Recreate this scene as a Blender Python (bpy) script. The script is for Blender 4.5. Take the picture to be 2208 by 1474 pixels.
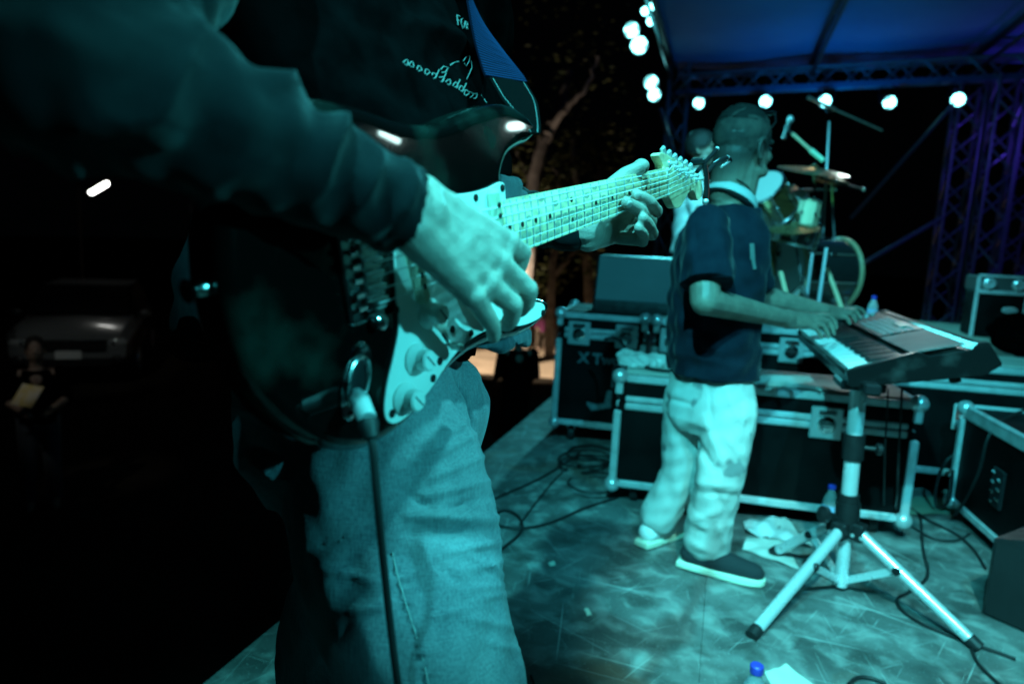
import bpy, bmesh, math, random
import numpy as np
from mathutils import Vector, Matrix
from mathutils.bvhtree import BVHTree
random.seed(7); RNG = np.random.RandomState(7)
for o in list(bpy.data.objects): bpy.data.objects.remove(o)
SC = bpy.context.scene
COL = SC.collection
R_ = math.radians

# ------------------------------------------------------------------ camera
F0 = 1472.0                       # focal length in photograph pixels (24 mm on a 36 mm frame)
PITCH, ROLL, CAMH = R_(8.5), R_(3.0), 1.17
cC = np.array([0.0, 0.0, CAMH])
cF = np.array([0.0, math.cos(PITCH), -math.sin(PITCH)])
_r0 = np.array([1.0, 0, 0]); _u0 = np.array([0.0, math.sin(PITCH), math.cos(PITCH)])
cR = _r0 * math.cos(ROLL) + _u0 * math.sin(ROLL)
cU = -_r0 * math.sin(ROLL) + _u0 * math.cos(ROLL)
cam = bpy.data.cameras.new('camera'); camo = bpy.data.objects.new('camera', cam); COL.objects.link(camo)
cam.lens = 24; cam.sensor_width = 36; cam.clip_start = 0.02; cam.clip_end = 400
cam.dof.use_dof = True; cam.dof.focus_distance = 0.94; cam.dof.aperture_fstop = 3.5; cam.dof.aperture_blades = 0
camo.matrix_world = Matrix(((cR[0], cU[0], -cF[0], 0), (cR[1], cU[1], -cF[1], 0), (cR[2], cU[2], -cF[2], CAMH), (0, 0, 0, 1)))
SC.camera = camo

# ------------------------------------------------------------------ world and light
wd = bpy.data.worlds.new('World'); SC.world = wd; wd.use_nodes = True
bg = wd.node_tree.nodes['Background']; bg.inputs[0].default_value = (0.25, 0.4, 0.55, 1); bg.inputs[1].default_value = 0.0008
SC.view_settings.view_transform = 'Standard'; SC.view_settings.look = 'None'
SC.view_settings.gamma = 1; SC.view_settings.exposure = 0
SC.view_settings.use_curve_mapping = False
SC.cycles.max_bounces = 6; SC.cycles.sample_clamp_indirect = 4
SC.cycles.use_denoising = True

def spot(name, loc, target, energy, color, size=40, blend=0.6, radius=0.05):
    l = bpy.data.lights.new(name, 'SPOT'); l.energy = energy; l.color = color; l.spot_size = R_(size)
    l.spot_blend = blend; l.shadow_soft_size = radius
    o = bpy.data.objects.new(name, l); COL.objects.link(o); o.location = loc
    d = Vector(target) - Vector(loc); o.rotation_euler = d.to_track_quat('-Z', 'Y').to_euler()
    return o
KC = (0.085, 0.92, 1.0)
spot('stage_spot_key', (-0.62, -0.95, 3.55), (1.45, 2.25, 0.0), 1050, KC, 40, 0.6, 0.04)
spot('stage_spot_second', (0.85, -0.55, 3.55), (0.95, 3.2, 0.4), 480, (0.06, 0.8, 1.0), 42, 0.6, 0.05)
spot('stage_spot_guitar', (1.30, 0.58, 3.5), (0.0, 0.72, 1.0), 330, (0.10, 0.97, 0.97), 33, 0.4, 0.06)
spot('stage_spot_fill', (3.0, -0.95, 2.55), (-0.02, 0.60, 1.20), 520, (0.07, 0.92, 1.0), 12.5, 0.5, 0.04)
spot('stage_spot_floor', (0.35, -0.6, 3.55), (1.25, 1.85, 0.0), 700, (0.26, 1.0, 0.95), 28, 0.5, 0.04)
spot('tower_spot', (2.1, 9.9, 3.3), (1.2, 2.6, 0.8), 650, (0.1, 0.9, 1.0), 60, 0.8, 0.08)
spot('canopy_wash_left', (3.7, 8.9, 2.4), (3.6, 9.2, 4.2), 50, (0.0, 0.24, 0.9), 165, 0.9, 0.2)
spot('canopy_wash_right', (6.4, 8.3, 2.3), (6.2, 8.7, 4.2), 36, (0.12, 0.06, 1.0), 165, 0.9, 0.2)
spot('canopy_front_wash', (2.2, 6.8, 1.9), (2.8, 6.2, 4.2), 55, (0.0, 0.30, 0.62), 150, 0.9, 0.2)
spot('rear_white_spot', (4.4, 8.8, 3.3), (1.35, 2.25, 0.35), 90, (0.75, 1.0, 1.0), 11, 0.7, 0.08)
spot('truss_blue_wash', (4.8, 5.4, 3.3), (6.2, 9.1, 0.9), 60, (0.10, 0.06, 1.0), 60, 0.9, 0.2)
spot('drum_warm_spot', (2.75, 6.3, 3.5), (2.2, 5.3, 0.7), 55, (1.0, 0.88, 0.68), 36, 0.8, 0.08)
spot('drum_front_spot', (0.6, 2.6, 3.55), (2.2, 5.2, 1.0), 1000, (0.10, 0.85, 1.0), 42, 0.8, 0.06)
spot('audience_lamp', (-1.8, 12.6, 4.0), (0.4, 14.9, -1.55), 4200, (1.0, 0.80, 0.60), 36, 0.4, 0.15)
spot('tree_lamp', (-1.2, 13.2, -0.7), (1.2, 16.5, 2.6), 330, (1.0, 0.82, 0.66), 74, 0.9, 0.1)
spot('leaflet_helper_spot', (-4.2, 3.4, 2.8), (-4.2, 6.0, -0.35), 40, (1.0, 1.0, 0.9), 14, 0.8, 0.05)  # added lamp standing in for stage spill on the leaflet
spot('car_front_helper_spot', (-5.4, 6.6, 2.4), (-6.9, 10.7, -0.75), 50, (0.9, 1.0, 0.95), 26, 0.8, 0.1)  # added lamp, apart from the modelled street light, brightens the car front

# ------------------------------------------------------------------ pixel helpers (only used to measure places)
def W(x, y, d): return cC + d * (cF + cR * ((x - 1104) / F0) + cU * ((737 - y) / F0))
def dirv(x, y): return cF + cR * ((x - 1104) / F0) + cU * ((737 - y) / F0)
def ZP(x, y, z=0.0):
    D = dirv(x, y); return cC + D * ((z - CAMH) / D[2])
def PY(x, y, yw):
    D = dirv(x, y); return cC + D * (yw / D[1])
def cw(v): return cC + cR * v[0] - cU * v[1] + cF * v[2]          # camera axes (right, down, forward) to world
def cv(v): return cR * v[0] - cU * v[1] + cF * v[2]
def PX(V):
    v = np.asarray(V) - cC; d = v @ cF
    return np.stack([1104 + F0 * (v @ cR) / d, 737 - F0 * (v @ cU) / d], -1)
def nz(v): v = np.asarray(v, float); return v / np.linalg.norm(v)

# ------------------------------------------------------------------ materials
MATS = {}
def mat(name, col, rough=0.5, metal=0.0, col2=None, nscale=20, namt=0.5, bump=0.0, bscale=200, emit=None, estr=0, spec=0.5,
        coat=0, trans=0, alpha=1, sheen=0, stretch=(1, 1, 1), detail=4, lo=0.35, hi=0.65, rvar=0.0, ior=1.45):
    if name in MATS: return MATS[name]
    m = bpy.data.materials.new(name); m.use_nodes = True; nt = m.node_tree; N = nt.nodes; L = nt.links
    b = N['Principled BSDF']; b.inputs['Base Color'].default_value = (*col, 1); b.inputs['Roughness'].default_value = rough
    b.inputs['Metallic'].default_value = metal; b.inputs['Specular IOR Level'].default_value = spec; b.inputs['IOR'].default_value = ior
    b.inputs['Coat Weight'].default_value = coat; b.inputs['Transmission Weight'].default_value = trans; b.inputs['Alpha'].default_value = alpha
    b.inputs['Sheen Weight'].default_value = sheen; b.inputs['Sheen Roughness'].default_value = 0.35
    if emit: b.inputs['Emission Color'].default_value = (*emit, 1); b.inputs['Emission Strength'].default_value = estr
    if col2 is not None or bump or rvar:
        tc = N.new('ShaderNodeTexCoord'); mp = N.new('ShaderNodeMapping'); mp.inputs['Scale'].default_value = stretch
        L.new(tc.outputs['Object'], mp.inputs[0])
    if col2 is not None or rvar:
        n = N.new('ShaderNodeTexNoise'); n.inputs['Scale'].default_value = nscale; n.inputs['Detail'].default_value = detail
        L.new(mp.outputs[0], n.inputs[0])
        r = N.new('ShaderNodeMapRange'); r.inputs['From Min'].default_value = lo; r.inputs['From Max'].default_value = hi
        L.new(n.outputs[0], r.inputs[0])
        if col2 is not None:
            mx = N.new('ShaderNodeMix'); mx.data_type = 'RGBA'; mx.inputs['A'].default_value = (*col, 1); mx.inputs['B'].default_value = (*col2, 1)
            L.new(r.outputs[0], mx.inputs['Factor']); L.new(mx.outputs['Result'], b.inputs['Base Color'])
        if rvar:
            r2 = N.new('ShaderNodeMapRange'); r2.inputs['To Min'].default_value = max(0.02, rough - rvar); r2.inputs['To Max'].default_value = rough + rvar
            L.new(r.outputs[0], r2.inputs[0]); L.new(r2.outputs[0], b.inputs['Roughness'])
    if bump:
        n2 = N.new('ShaderNodeTexNoise'); n2.inputs['Scale'].default_value = bscale; n2.inputs['Detail'].default_value = 5
        L.new(mp.outputs[0], n2.inputs[0])
        bp = N.new('ShaderNodeBump'); bp.inputs['Strength'].default_value = bump; bp.inputs['Distance'].default_value = 0.004
        L.new(n2.outputs[0], bp.inputs['Height']); L.new(bp.outputs[0], b.inputs['Normal'])
    MATS[name] = m; return m

M_black_cloth = mat('black_knit', (0.0010, 0.0012, 0.0014), 0.85, bump=0.25, bscale=900, col2=(0.0022, 0.0026, 0.003), nscale=30, spec=0.0)  # base set below real cloth: the chest shade is put into the colour
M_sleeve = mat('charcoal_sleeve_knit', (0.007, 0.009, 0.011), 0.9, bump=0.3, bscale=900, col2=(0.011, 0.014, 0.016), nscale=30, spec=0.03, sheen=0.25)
M_navy = mat('navy_cotton', (0.007, 0.012, 0.021), 0.9, bump=0.25, bscale=700, spec=0.05, col2=(0.012, 0.020, 0.032), nscale=14, sheen=0.1)
M_skin = mat('skin', (0.38, 0.30, 0.265), 0.46, col2=(0.42, 0.33, 0.29), nscale=45, bump=0.25, bscale=420, spec=0.35)
M_skin2 = mat('skin_brown', (0.21, 0.15, 0.12), 0.45, col2=(0.29, 0.21, 0.165), nscale=25, bump=0.2, bscale=220, spec=0.4)
M_nail = mat('nail', (0.66, 0.54, 0.50), 0.2)
M_hair = mat('hair', (0.012, 0.011, 0.011), 0.55, bump=0.6, bscale=260, col2=(0.03, 0.027, 0.025), nscale=120, stretch=(1, 1, 3))
M_gloss = mat('black_gloss_finish', (0.0015, 0.0018, 0.0018), 0.26, coat=1.0, spec=0.12, rvar=0.12, nscale=15, lo=0.50, hi=0.74, col2=(0.010, 0.022, 0.018), detail=6)  # second colour mixes greasy smudges with painted teal reflections
M_guard = mat('white_plastic', (0.80, 0.82, 0.80), 0.3, col2=(0.72, 0.74, 0.70), nscale=12)
M_guard_edge = mat('black_ply', (0.02, 0.02, 0.02), 0.4)
M_chrome = mat('chrome', (0.75, 0.77, 0.78), 0.14, 1.0, rvar=0.08, nscale=60)
M_steel = mat('nickel_steel', (0.70, 0.72, 0.74), 0.32, 0.6)
M_string = mat('string_steel', (0.88, 0.92, 0.94), 0.4, 0.2)
M_blackp = mat('black_plastic', (0.012, 0.012, 0.013), 0.4, rvar=0.1, nscale=30, bump=0.1, bscale=300)
M_blackm = mat('black_metal', (0.02, 0.021, 0.024), 0.4, 0.5)
M_rubber = mat('black_rubber', (0.012, 0.012, 0.013), 0.55)
M_red = mat('red_plastic', (0.35, 0.03, 0.025), 0.35)
M_alu = mat('brushed_aluminium', (0.80, 0.82, 0.84), 0.30, 0.45, col2=(0.66, 0.68, 0.70), nscale=9, bump=0.1, bscale=80, rvar=0.1)
M_alu_worn = mat('case_extrusion', (0.72, 0.73, 0.75), 0.42, 0.35, col2=(0.48, 0.49, 0.50), nscale=14, rvar=0.1)
M_case = mat('case_black_laminate', (0.003, 0.0033, 0.0036), 0.55, spec=0.07, col2=(0.006, 0.0065, 0.007), nscale=6, bump=0.15, bscale=60, rvar=0.12)
M_ply = mat('pale_laminate_top', (0.66, 0.66, 0.62), 0.5, col2=(0.50, 0.50, 0.46), nscale=5, stretch=(1, 4, 1), lo=0.4, hi=0.7)
M_carpet = mat('pale_riser_board', (0.36, 0.33, 0.27), 0.85, col2=(0.24, 0.22, 0.18), nscale=9, bump=0.3, bscale=120)
M_truss = mat('truss_alu', (0.26, 0.27, 0.29), 0.4, 0.55)
M_white_key = mat('ivory_key', (0.86, 0.87, 0.85), 0.28)
M_black_key = mat('ebony_key', (0.012, 0.012, 0.013), 0.3)
M_kb = mat('keyboard_shell', (0.005, 0.0055, 0.006), 0.45, spec=0.3, col2=(0.035, 0.04, 0.04), nscale=11, lo=0.55, hi=0.9, rvar=0.12, bump=0.1, bscale=90)
M_kb_grey = mat('keyboard_dusty_panel', (0.04, 0.045, 0.048), 0.5, spec=0.3, col2=(0.12, 0.13, 0.13), nscale=7, lo=0.4, hi=0.8)
M_grey_btn = mat('grey_button', (0.32, 0.33, 0.33), 0.5)
M_cloth_white = mat('white_cotton', (0.72, 0.72, 0.70), 0.85, bump=0.2, bscale=200)
M_sole = mat('pale_rubber_sole', (0.66, 0.70, 0.55), 0.6)
M_shoe = mat('dark_knit_shoe', (0.018, 0.022, 0.026), 0.85, bump=0.6, bscale=350)
M_lens = mat('lamp_lens', (0.8, 0.9, 0.9), 0.3, emit=(0.24, 0.95, 1.0), estr=9)
M_led_soft = mat('lamp_led_soft', (0.8, 0.9, 0.9), 0.3, emit=(0.24, 0.95, 1.0), estr=1.2)
M_lens_tube = mat('street_lens', (0.9, 0.9, 0.9), 0.3, emit=(1.0, 1.0, 0.94), estr=9)
M_lens_dim = mat('lamp_lens_dim', (0.8, 0.9, 0.9), 0.3, emit=(0.25, 0.85, 0.85), estr=1.0)
M_lampbody = mat('lamp_can_black', (0.015, 0.016, 0.018), 0.45, 0.4)
M_drum = mat('amber_lacquer', (0.04, 0.022, 0.010), 0.2, coat=0.5, col2=(0.07, 0.04, 0.015), nscale=8, stretch=(1, 1, 6))
M_drum_pale = mat('pale_maple_lacquer', (0.62, 0.56, 0.38), 0.22, coat=0.5)
M_drum_black = mat('black_lacquer', (0.012, 0.013, 0.014), 0.15, coat=0.5)
M_head = mat('drum_skin', (0.40, 0.41, 0.40), 0.45)
M_hoopw = mat('wood_hoop', (0.26, 0.21, 0.125), 0.35)
M_brass = mat('cymbal_bronze', (0.36, 0.30, 0.15), 0.32, 0.9, rvar=0.08, nscale=50)
M_wood_stick = mat('pale_wood', (0.55, 0.42, 0.27), 0.5)
M_bark = mat('bark', (0.30, 0.265, 0.23), 0.9, col2=(0.18, 0.155, 0.13), nscale=6, bump=0.8, bscale=14)
M_leaf = mat('leaf', (0.055, 0.075, 0.022), 0.6, col2=(0.11, 0.11, 0.035), nscale=2)
M_ground = mat('night_darkened_earth', (0.016, 0.014, 0.011), 0.98, spec=0.05, col2=(0.030, 0.026, 0.020), nscale=1.2, bump=0.4, bscale=12)  # base kept near black: the unlit night is put into the colour
M_sand = mat('pale_sand', (0.32, 0.26, 0.19), 0.95, spec=0.1, col2=(0.22, 0.18, 0.13), nscale=1.6, bump=0.4, bscale=12)
M_canopy = mat('canopy_fabric', (0.13, 0.21, 0.33), 0.8, col2=(0.09, 0.155, 0.26), nscale=0.8, bump=0.15, bscale=5)  # pale tarp with the blue stage light put into its colour
M_carpaint = mat('silver_car_paint', (0.26, 0.27, 0.27), 0.25, 0.4, coat=0.6)
M_glass_dark = mat('tinted_glass', (0.01, 0.012, 0.013), 0.06)
M_leather = mat('black_leather', (0.0012, 0.0015, 0.0018), 0.7, spec=0.03, bump=0.3, bscale=250)
M_thread = mat('pale_thread', (0.2, 0.23, 0.23), 0.8)
M_print = mat('pale_print', (0.13, 0.15, 0.145), 0.9)
M_blue_cap = mat('blue_cap', (0.05, 0.06, 0.50), 0.4)
M_label = mat('bottle_label', (0.30, 0.42, 0.62), 0.5)
M_paper = mat('paper', (0.72, 0.74, 0.62), 0.8)
M_orange_paper = mat('yellow_leaflet', (0.75, 0.62, 0.22), 0.7, col2=(0.8, 0.78, 0.7), nscale=9)
M_screw = mat('dark_screw', (0.02, 0.02, 0.02), 0.4, 0.5)

def floor_material():
    m = bpy.data.materials.new('worn_stage_board'); m.use_nodes = True; nt = m.node_tree; N = nt.nodes; L = nt.links
    b = N['Principled BSDF']; tc = N.new('ShaderNodeTexCoord')
    def nse(scale, detail, stretch=(1, 1, 1), rot=0, dist=0):
        m0 = N.new('ShaderNodeMapping'); m0.inputs['Rotation'].default_value = (0, 0, rot); L.new(tc.outputs['Object'], m0.inputs[0])
        mp = N.new('ShaderNodeMapping'); mp.inputs['Scale'].default_value = stretch; mp.inputs['Location'].default_value = (rot * 7, rot * 3, 0)
        L.new(m0.outputs[0], mp.inputs[0]); n = N.new('ShaderNodeTexNoise'); n.inputs['Scale'].default_value = scale
        n.inputs['Detail'].default_value = detail; n.inputs['Distortion'].default_value = dist; L.new(mp.outputs[0], n.inputs[0]); return n.outputs[0]
    def rng(s, a, c, lo=0, hi=1):
        r = N.new('ShaderNodeMapRange'); r.inputs['From Min'].default_value = a; r.inputs['From Max'].default_value = c
        r.inputs['To Min'].default_value = lo; r.inputs['To Max'].default_value = hi; L.new(s, r.inputs[0]); return r.outputs[0]
    def mix(fac, a, c):
        x = N.new('ShaderNodeMix'); x.data_type = 'RGBA'; L.new(fac, x.inputs['Factor'])
        for k, v in (('A', a), ('B', c)):
            if isinstance(v, tuple): x.inputs[k].default_value = (*v, 1)
            else: L.new(v, x.inputs[k])
        return x.outputs['Result']
    base = mix(rng(nse(4.6, 9, dist=0.3), 0.34, 0.68), (0.060, 0.062, 0.061), (0.235, 0.245, 0.24))
    base = mix(rng(nse(1.1, 6, dist=0.5), 0.42, 0.62, 0.55, 0), base, (0.06, 0.062, 0.06))
    base = mix(rng(nse(11, 6, dist=0.4), 0.48, 0.72, 0, 0.6), base, (0.44, 0.45, 0.43))
    base = mix(rng(nse(7, 8), 0.54, 0.68, 0, 0.7), base, (0.03, 0.032, 0.03))
    base = mix(rng(nse(1.7, 5, dist=1.2), 0.62, 0.72, 0, 0.7), base, (0.20, 0.12, 0.085))
    for k, (rot, st) in enumerate(((0.35, (0.5, 30, 1)), (0.75, (0.6, 36, 1)), (1.25, (0.4, 34, 1)), (1.7, (0.7, 40, 1)), (2.3, (0.6, 38, 1)), (2.75, (0.5, 32, 1)))):
        base = mix(rng(nse(3.0 + 0.3 * k, 2, st, rot, 0.3), 0.70, 0.725, 0, 0.6), base, (0.62, 0.63, 0.61))
    base = mix(rng(nse(140, 2), 0.66, 0.72, 0, 0.6), base, (0.55, 0.56, 0.54))
    L.new(base, b.inputs['Base Color'])
    L.new(rng(nse(5, 6), 0.3, 0.7, 0.42, 0.75), b.inputs['Roughness'])
    bp = N.new('ShaderNodeBump'); bp.inputs['Strength'].default_value = 0.3; bp.inputs['Distance'].default_value = 0.004
    L.new(nse(60, 6), bp.inputs['Height']); L.new(bp.outputs[0], b.inputs['Normal'])
    return m
M_floor = floor_material()

def denim_material(name, dark, light, fade):
    m = bpy.data.materials.new(name); m.use_nodes = True; nt = m.node_tree; N = nt.nodes; L = nt.links
    b = N['Principled BSDF']; b.inputs['Roughness'].default_value = 0.85; b.inputs['Sheen Weight'].default_value = 0.1
    tc = N.new('ShaderNodeTexCoord')
    def nse(scale, detail, st):
        mp = N.new('ShaderNodeMapping'); mp.inputs['Scale'].default_value = st; L.new(tc.outputs['Object'], mp.inputs[0])
        n = N.new('ShaderNodeTexNoise'); n.inputs['Scale'].default_value = scale; n.inputs['Detail'].default_value = detail
        L.new(mp.outputs[0], n.inputs[0]); return n.outputs[0]
    def mixv(a, c, f):
        x = N.new('ShaderNodeMix'); x.data_type = 'FLOAT'; x.inputs['Factor'].default_value = f; L.new(a, x.inputs['A']); L.new(c, x.inputs['B']); return x.outputs['Result']
    slub = nse(40, 3, (14, 14, 1.2)); weft = nse(60, 2, (1.5, 1.5, 18)); big = nse(9, 5, (1, 1, 0.6))
    v = mixv(mixv(slub, weft, 0.4), big, 0.5)
    r = N.new('ShaderNodeMapRange'); r.inputs['From Min'].default_value = 0.38; r.inputs['From Max'].default_value = 0.62; L.new(v, r.inputs[0])
    x = N.new('ShaderNodeMix'); x.data_type = 'RGBA'; x.inputs['A'].default_value = (*dark, 1); x.inputs['B'].default_value = (*light, 1)
    L.new(r.outputs[0], x.inputs['Factor']); L.new(x.outputs['Result'], b.inputs['Base Color'])
    bp = N.new('ShaderNodeBump'); bp.inputs['Strength'].default_value = 0.5; bp.inputs['Distance'].default_value = 0.0015
    L.new(mixv(slub, weft, 0.5), bp.inputs['Height']); L.new(bp.outputs[0], b.inputs['Normal'])
    return m
M_denim = denim_material('faded_denim', (0.055, 0.072, 0.095), (0.20, 0.235, 0.26), 0.5)
M_denim_dark = denim_material('dark_chambray', (0.026, 0.040, 0.055), (0.055, 0.078, 0.10), 0.3)

def maple_material():
    m = bpy.data.materials.new('worn_maple'); m.use_nodes = True; nt = m.node_tree; N = nt.nodes; L = nt.links
    b = N['Principled BSDF']; b.inputs['Roughness'].default_value = 0.35; b.inputs['Coat Weight'].default_value = 0.2
    tc = N.new('ShaderNodeTexCoord')
    def nse(scale, detail, st=(1, 1, 1)):
        mp = N.new('ShaderNodeMapping'); mp.inputs['Scale'].default_value = st; L.new(tc.outputs['Object'], mp.inputs[0])
        n = N.new('ShaderNodeTexNoise'); n.inputs['Scale'].default_value = scale; n.inputs['Detail'].default_value = detail
        L.new(mp.outputs[0], n.inputs[0]); return n.outputs[0]
    def rng(s, a, c, lo=0, hi=1):
        r = N.new('ShaderNodeMapRange'); r.inputs['From Min'].default_value = a; r.inputs['From Max'].default_value = c
        r.inputs['To Min'].default_value = lo; r.inputs['To Max'].default_value = hi; L.new(s, r.inputs[0]); return r.outputs[0]
    def mix(fac, a, c):
        x = N.new('ShaderNodeMix'); x.data_type = 'RGBA'; L.new(fac, x.inputs['Factor'])
        for k, v in (('A', a), ('B', c)):
            if isinstance(v, tuple): x.inputs[k].default_value = (*v, 1)
            else: L.new(v, x.inputs[k])
        return x.outputs['Result']
    base = mix(rng(nse(30, 5, (0.35, 4, 1)), 0.35, 0.7), (0.95, 0.72, 0.48), (0.75, 0.54, 0.34))
    base = mix(rng(nse(45, 6), 0.56, 0.70, 0, 0.75), base, (0.30, 0.24, 0.16))
    base = mix(rng(nse(14, 3), 0.55, 0.68, 0, 0.5), base, (0.42, 0.38, 0.28))
    L.new(base, b.inputs['Base Color']); return m
M_maple = maple_material()
M_maple_wear = mat('bare_worn_maple', (0.30, 0.30, 0.25), 0.55, col2=(0.42, 0.38, 0.28), nscale=150)

# ------------------------------------------------------------------ mesh builder
WM = {}
def basis(o, x, y, z):
    return Matrix(((x[0], y[0], z[0], o[0]), (x[1], y[1], z[1], o[1]), (x[2], y[2], z[2], o[2]), (0, 0, 0, 1)))
def perp(t):
    t = nz(t); a = np.array([0, 0, 1.0]) if abs(t[2]) < 0.9 else np.array([1.0, 0, 0])
    u = nz(np.cross(a, t)); return u, np.cross(t, u)
class MB:
    def __init__(s): s.v = []; s.f = []
    def add(s, V, Fc):
        k = len(s.v); s.v.extend([tuple(map(float, p)) for p in V]); s.f.extend([tuple(i + k for i in q) for q in Fc]); return s
    def box(s, c, size, ax=None, b=0.0):
        ax = ax if ax is not None else np.eye(3); ax = [np.asarray(a, float) for a in ax]; c = np.asarray(c, float)
        h = np.asarray(size, float) / 2
        if b <= 0:
            V = [c + ax[0] * h[0] * i + ax[1] * h[1] * j + ax[2] * h[2] * k for i in (-1, 1) for j in (-1, 1) for k in (-1, 1)]
            return s.add(V, [(0, 1, 3, 2), (4, 6, 7, 5), (0, 4, 5, 1), (2, 3, 7, 6), (0, 2, 6, 4), (1, 5, 7, 3)])
        b = min(b, *(h * 0.95)); V = []; idx = {}
        for i in (-1, 1):
            for j in (-1, 1):
                for k in (-1, 1):
                    for a in range(3):
                        q = [i * (h[0] - b), j * (h[1] - b), k * (h[2] - b)]; q[a] = (i, j, k)[a] * h[a]
                        idx[(i, j, k, a)] = len(V); V.append(c + ax[0] * q[0] + ax[1] * q[1] + ax[2] * q[2])
        Fc = []
        for a in range(3):
            o1, o2 = [q for q in range(3) if q != a]
            for sg in (-1, 1):
                q = []
                for (u, w) in ((-1, -1), (1, -1), (1, 1), (-1, 1)):
                    t = [0, 0, 0]; t[a] = sg; t[o1] = u; t[o2] = w; q.append(idx[(*t, a)])
                Fc.append(tuple(q))
            for u in (-1, 1):
                for w in (-1, 1):
                    t1 = [0, 0, 0]; t1[a] = -1; t1[o1] = u; t1[o2] = w; t2 = list(t1); t2[a] = 1
                    Fc.append((idx[(*t1, o1)], idx[(*t2, o1)], idx[(*t2, o2)], idx[(*t1, o2)]))
        for i in (-1, 1):
            for j in (-1, 1):
                for k in (-1, 1): Fc.append((idx[(i, j, k, 0)], idx[(i, j, k, 1)], idx[(i, j, k, 2)]))
        return s.add(V, Fc)
    def tube(s, pts, r, n=8, caps=True):
        P = [np.asarray(p, float) for p in pts]; m = len(P); rr = r if hasattr(r, '__len__') else [r] * m
        T = [nz(P[min(i + 1, m - 1)] - P[max(i - 1, 0)]) for i in range(m)]
        u, w = perp(T[0]); V = []
        for i in range(m):
            u = nz(u - T[i] * (u @ T[i])); w = np.cross(T[i], u)
            for k in range(n):
                a = 2 * math.pi * k / n; V.append(P[i] + rr[i] * (u * math.cos(a) + w * math.sin(a)))
        Fc = [(i * n + k, i * n + (k + 1) % n, (i + 1) * n + (k + 1) % n, (i + 1) * n + k) for i in range(m - 1) for k in range(n)]
        if caps: Fc += [tuple(range(n - 1, -1, -1)), tuple(range((m - 1) * n, m * n))]
        return s.add(V, Fc)
    def lathe(s, prof, o, axis, n=20, u=None, ex=1.0):
        o = np.asarray(o, float); t = nz(axis); uu, w = perp(t)
        if u is not None: uu = nz(np.asarray(u, float) - t * (np.asarray(u, float) @ t)); w = np.cross(t, uu)
        V = []; m = len(prof)
        for (r, z) in prof:
            for k in range(n):
                a = 2 * math.pi * k / n; V.append(o + t * z + max(r, 1e-5) * (uu * math.cos(a) * ex + w * math.sin(a)))
        Fc = [(i * n + k, i * n + (k + 1) % n, (i + 1) * n + (k + 1) % n, (i + 1) * n + k) for i in range(m - 1) for k in range(n)]
        Fc += [tuple(range(n - 1, -1, -1)), tuple(range((m - 1) * n, m * n))]
        return s.add(V, Fc)
    def ell(s, c, rad, ax=None, n=16, m=10):
        ax = ax if ax is not None else np.eye(3); c = np.asarray(c, float); V = []; Fc = []
        for i in range(1, m):
            th = math.pi * i / m
            for k in range(n):
                a = 2 * math.pi * k / n
                V.append(c + ax[0] * rad[0] * math.sin(th) * math.cos(a) + ax[1] * rad[1] * math.sin(th) * math.sin(a) + ax[2] * rad[2] * math.cos(th))
        V.append(c + ax[2] * rad[2]); V.append(c - ax[2] * rad[2]); t = len(V) - 2
        for i in range(m - 2):
            for k in range(n): Fc.append((i * n + k, (i + 1) * n + k, (i + 1) * n + (k + 1) % n, i * n + (k + 1) % n))
        for k in range(n):
            Fc.append((t, k, (k + 1) % n)); Fc.append((t + 1, (m - 2) * n + (k + 1) % n, (m - 2) * n + k))
        return s.add(V, Fc)
    def cap(s, p, q, r1, r2, n=14):
        p = np.asarray(p, float); q = np.asarray(q, float); L = np.linalg.norm(q - p)
        pr = [(r1 * math.cos(a), -r1 * math.sin(a)) for a in np.linspace(math.pi / 2 - 0.05, 0, 5)]
        pr += [(r2 * math.cos(a), L + r2 * math.sin(a)) for a in np.linspace(0, math.pi / 2 - 0.05, 5)]
        return s.lathe(pr, p, q - p, n)
    def chain(s, pts, rs, n=14):
        for i in range(len(pts) - 1): s.cap(pts[i], pts[i + 1], rs[i], rs[i + 1], n)
        return s
    def loft(s, rings, n=28, p=2.3):
        V = []; m = len(rings)
        for (c, a, b) in rings:
            c = np.asarray(c, float); a = np.asarray(a, float); b = np.asarray(b, float)
            for k in range(n):
                t = 2 * math.pi * k / n; ct, st = math.cos(t), math.sin(t)
                V.append(c + a * math.copysign(abs(ct) ** (2 / p), ct) + b * math.copysign(abs(st) ** (2 / p), st))
        Fc = [(i * n + k, i * n + (k + 1) % n, (i + 1) * n + (k + 1) % n, (i + 1) * n + k) for i in range(m - 1) for k in range(n)]
        Fc += [tuple(range(n - 1, -1, -1)), tuple(range((m - 1) * n, m * n))]
        return s.add(V, Fc)
    def prism(s, poly, o, ex, ey, ez, h, b=0.0):
        o = np.asarray(o, float); ex, ey, ez = (np.asarray(a, float) for a in (ex, ey, ez)); n = len(poly)
        P = np.asarray(poly, float)
        if np.sum(P[:, 0] * np.roll(P[:, 1], -1) - np.roll(P[:, 0], -1) * P[:, 1]) < 0: P = P[::-1]
        def ring(Q, z): return [o + ex * q[0] + ey * q[1] + ez * z for q in Q]
        if b > 0:
            Q = inset(P, b); rings = [ring(Q, 0), ring(P, b), ring(P, h - b), ring(Q, h)]
        else: rings = [ring(P, 0), ring(P, h)]
        V = sum(rings, []); m = len(rings)
        Fc = [(i * n + k, i * n + (k + 1) % n, (i + 1) * n + (k + 1) % n, (i + 1) * n + k) for i in range(m - 1) for k in range(n)]
        Fc += [tuple(range(n - 1, -1, -1)), tuple(range((m - 1) * n, m * n))]
        return s.add(V, Fc)
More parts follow.
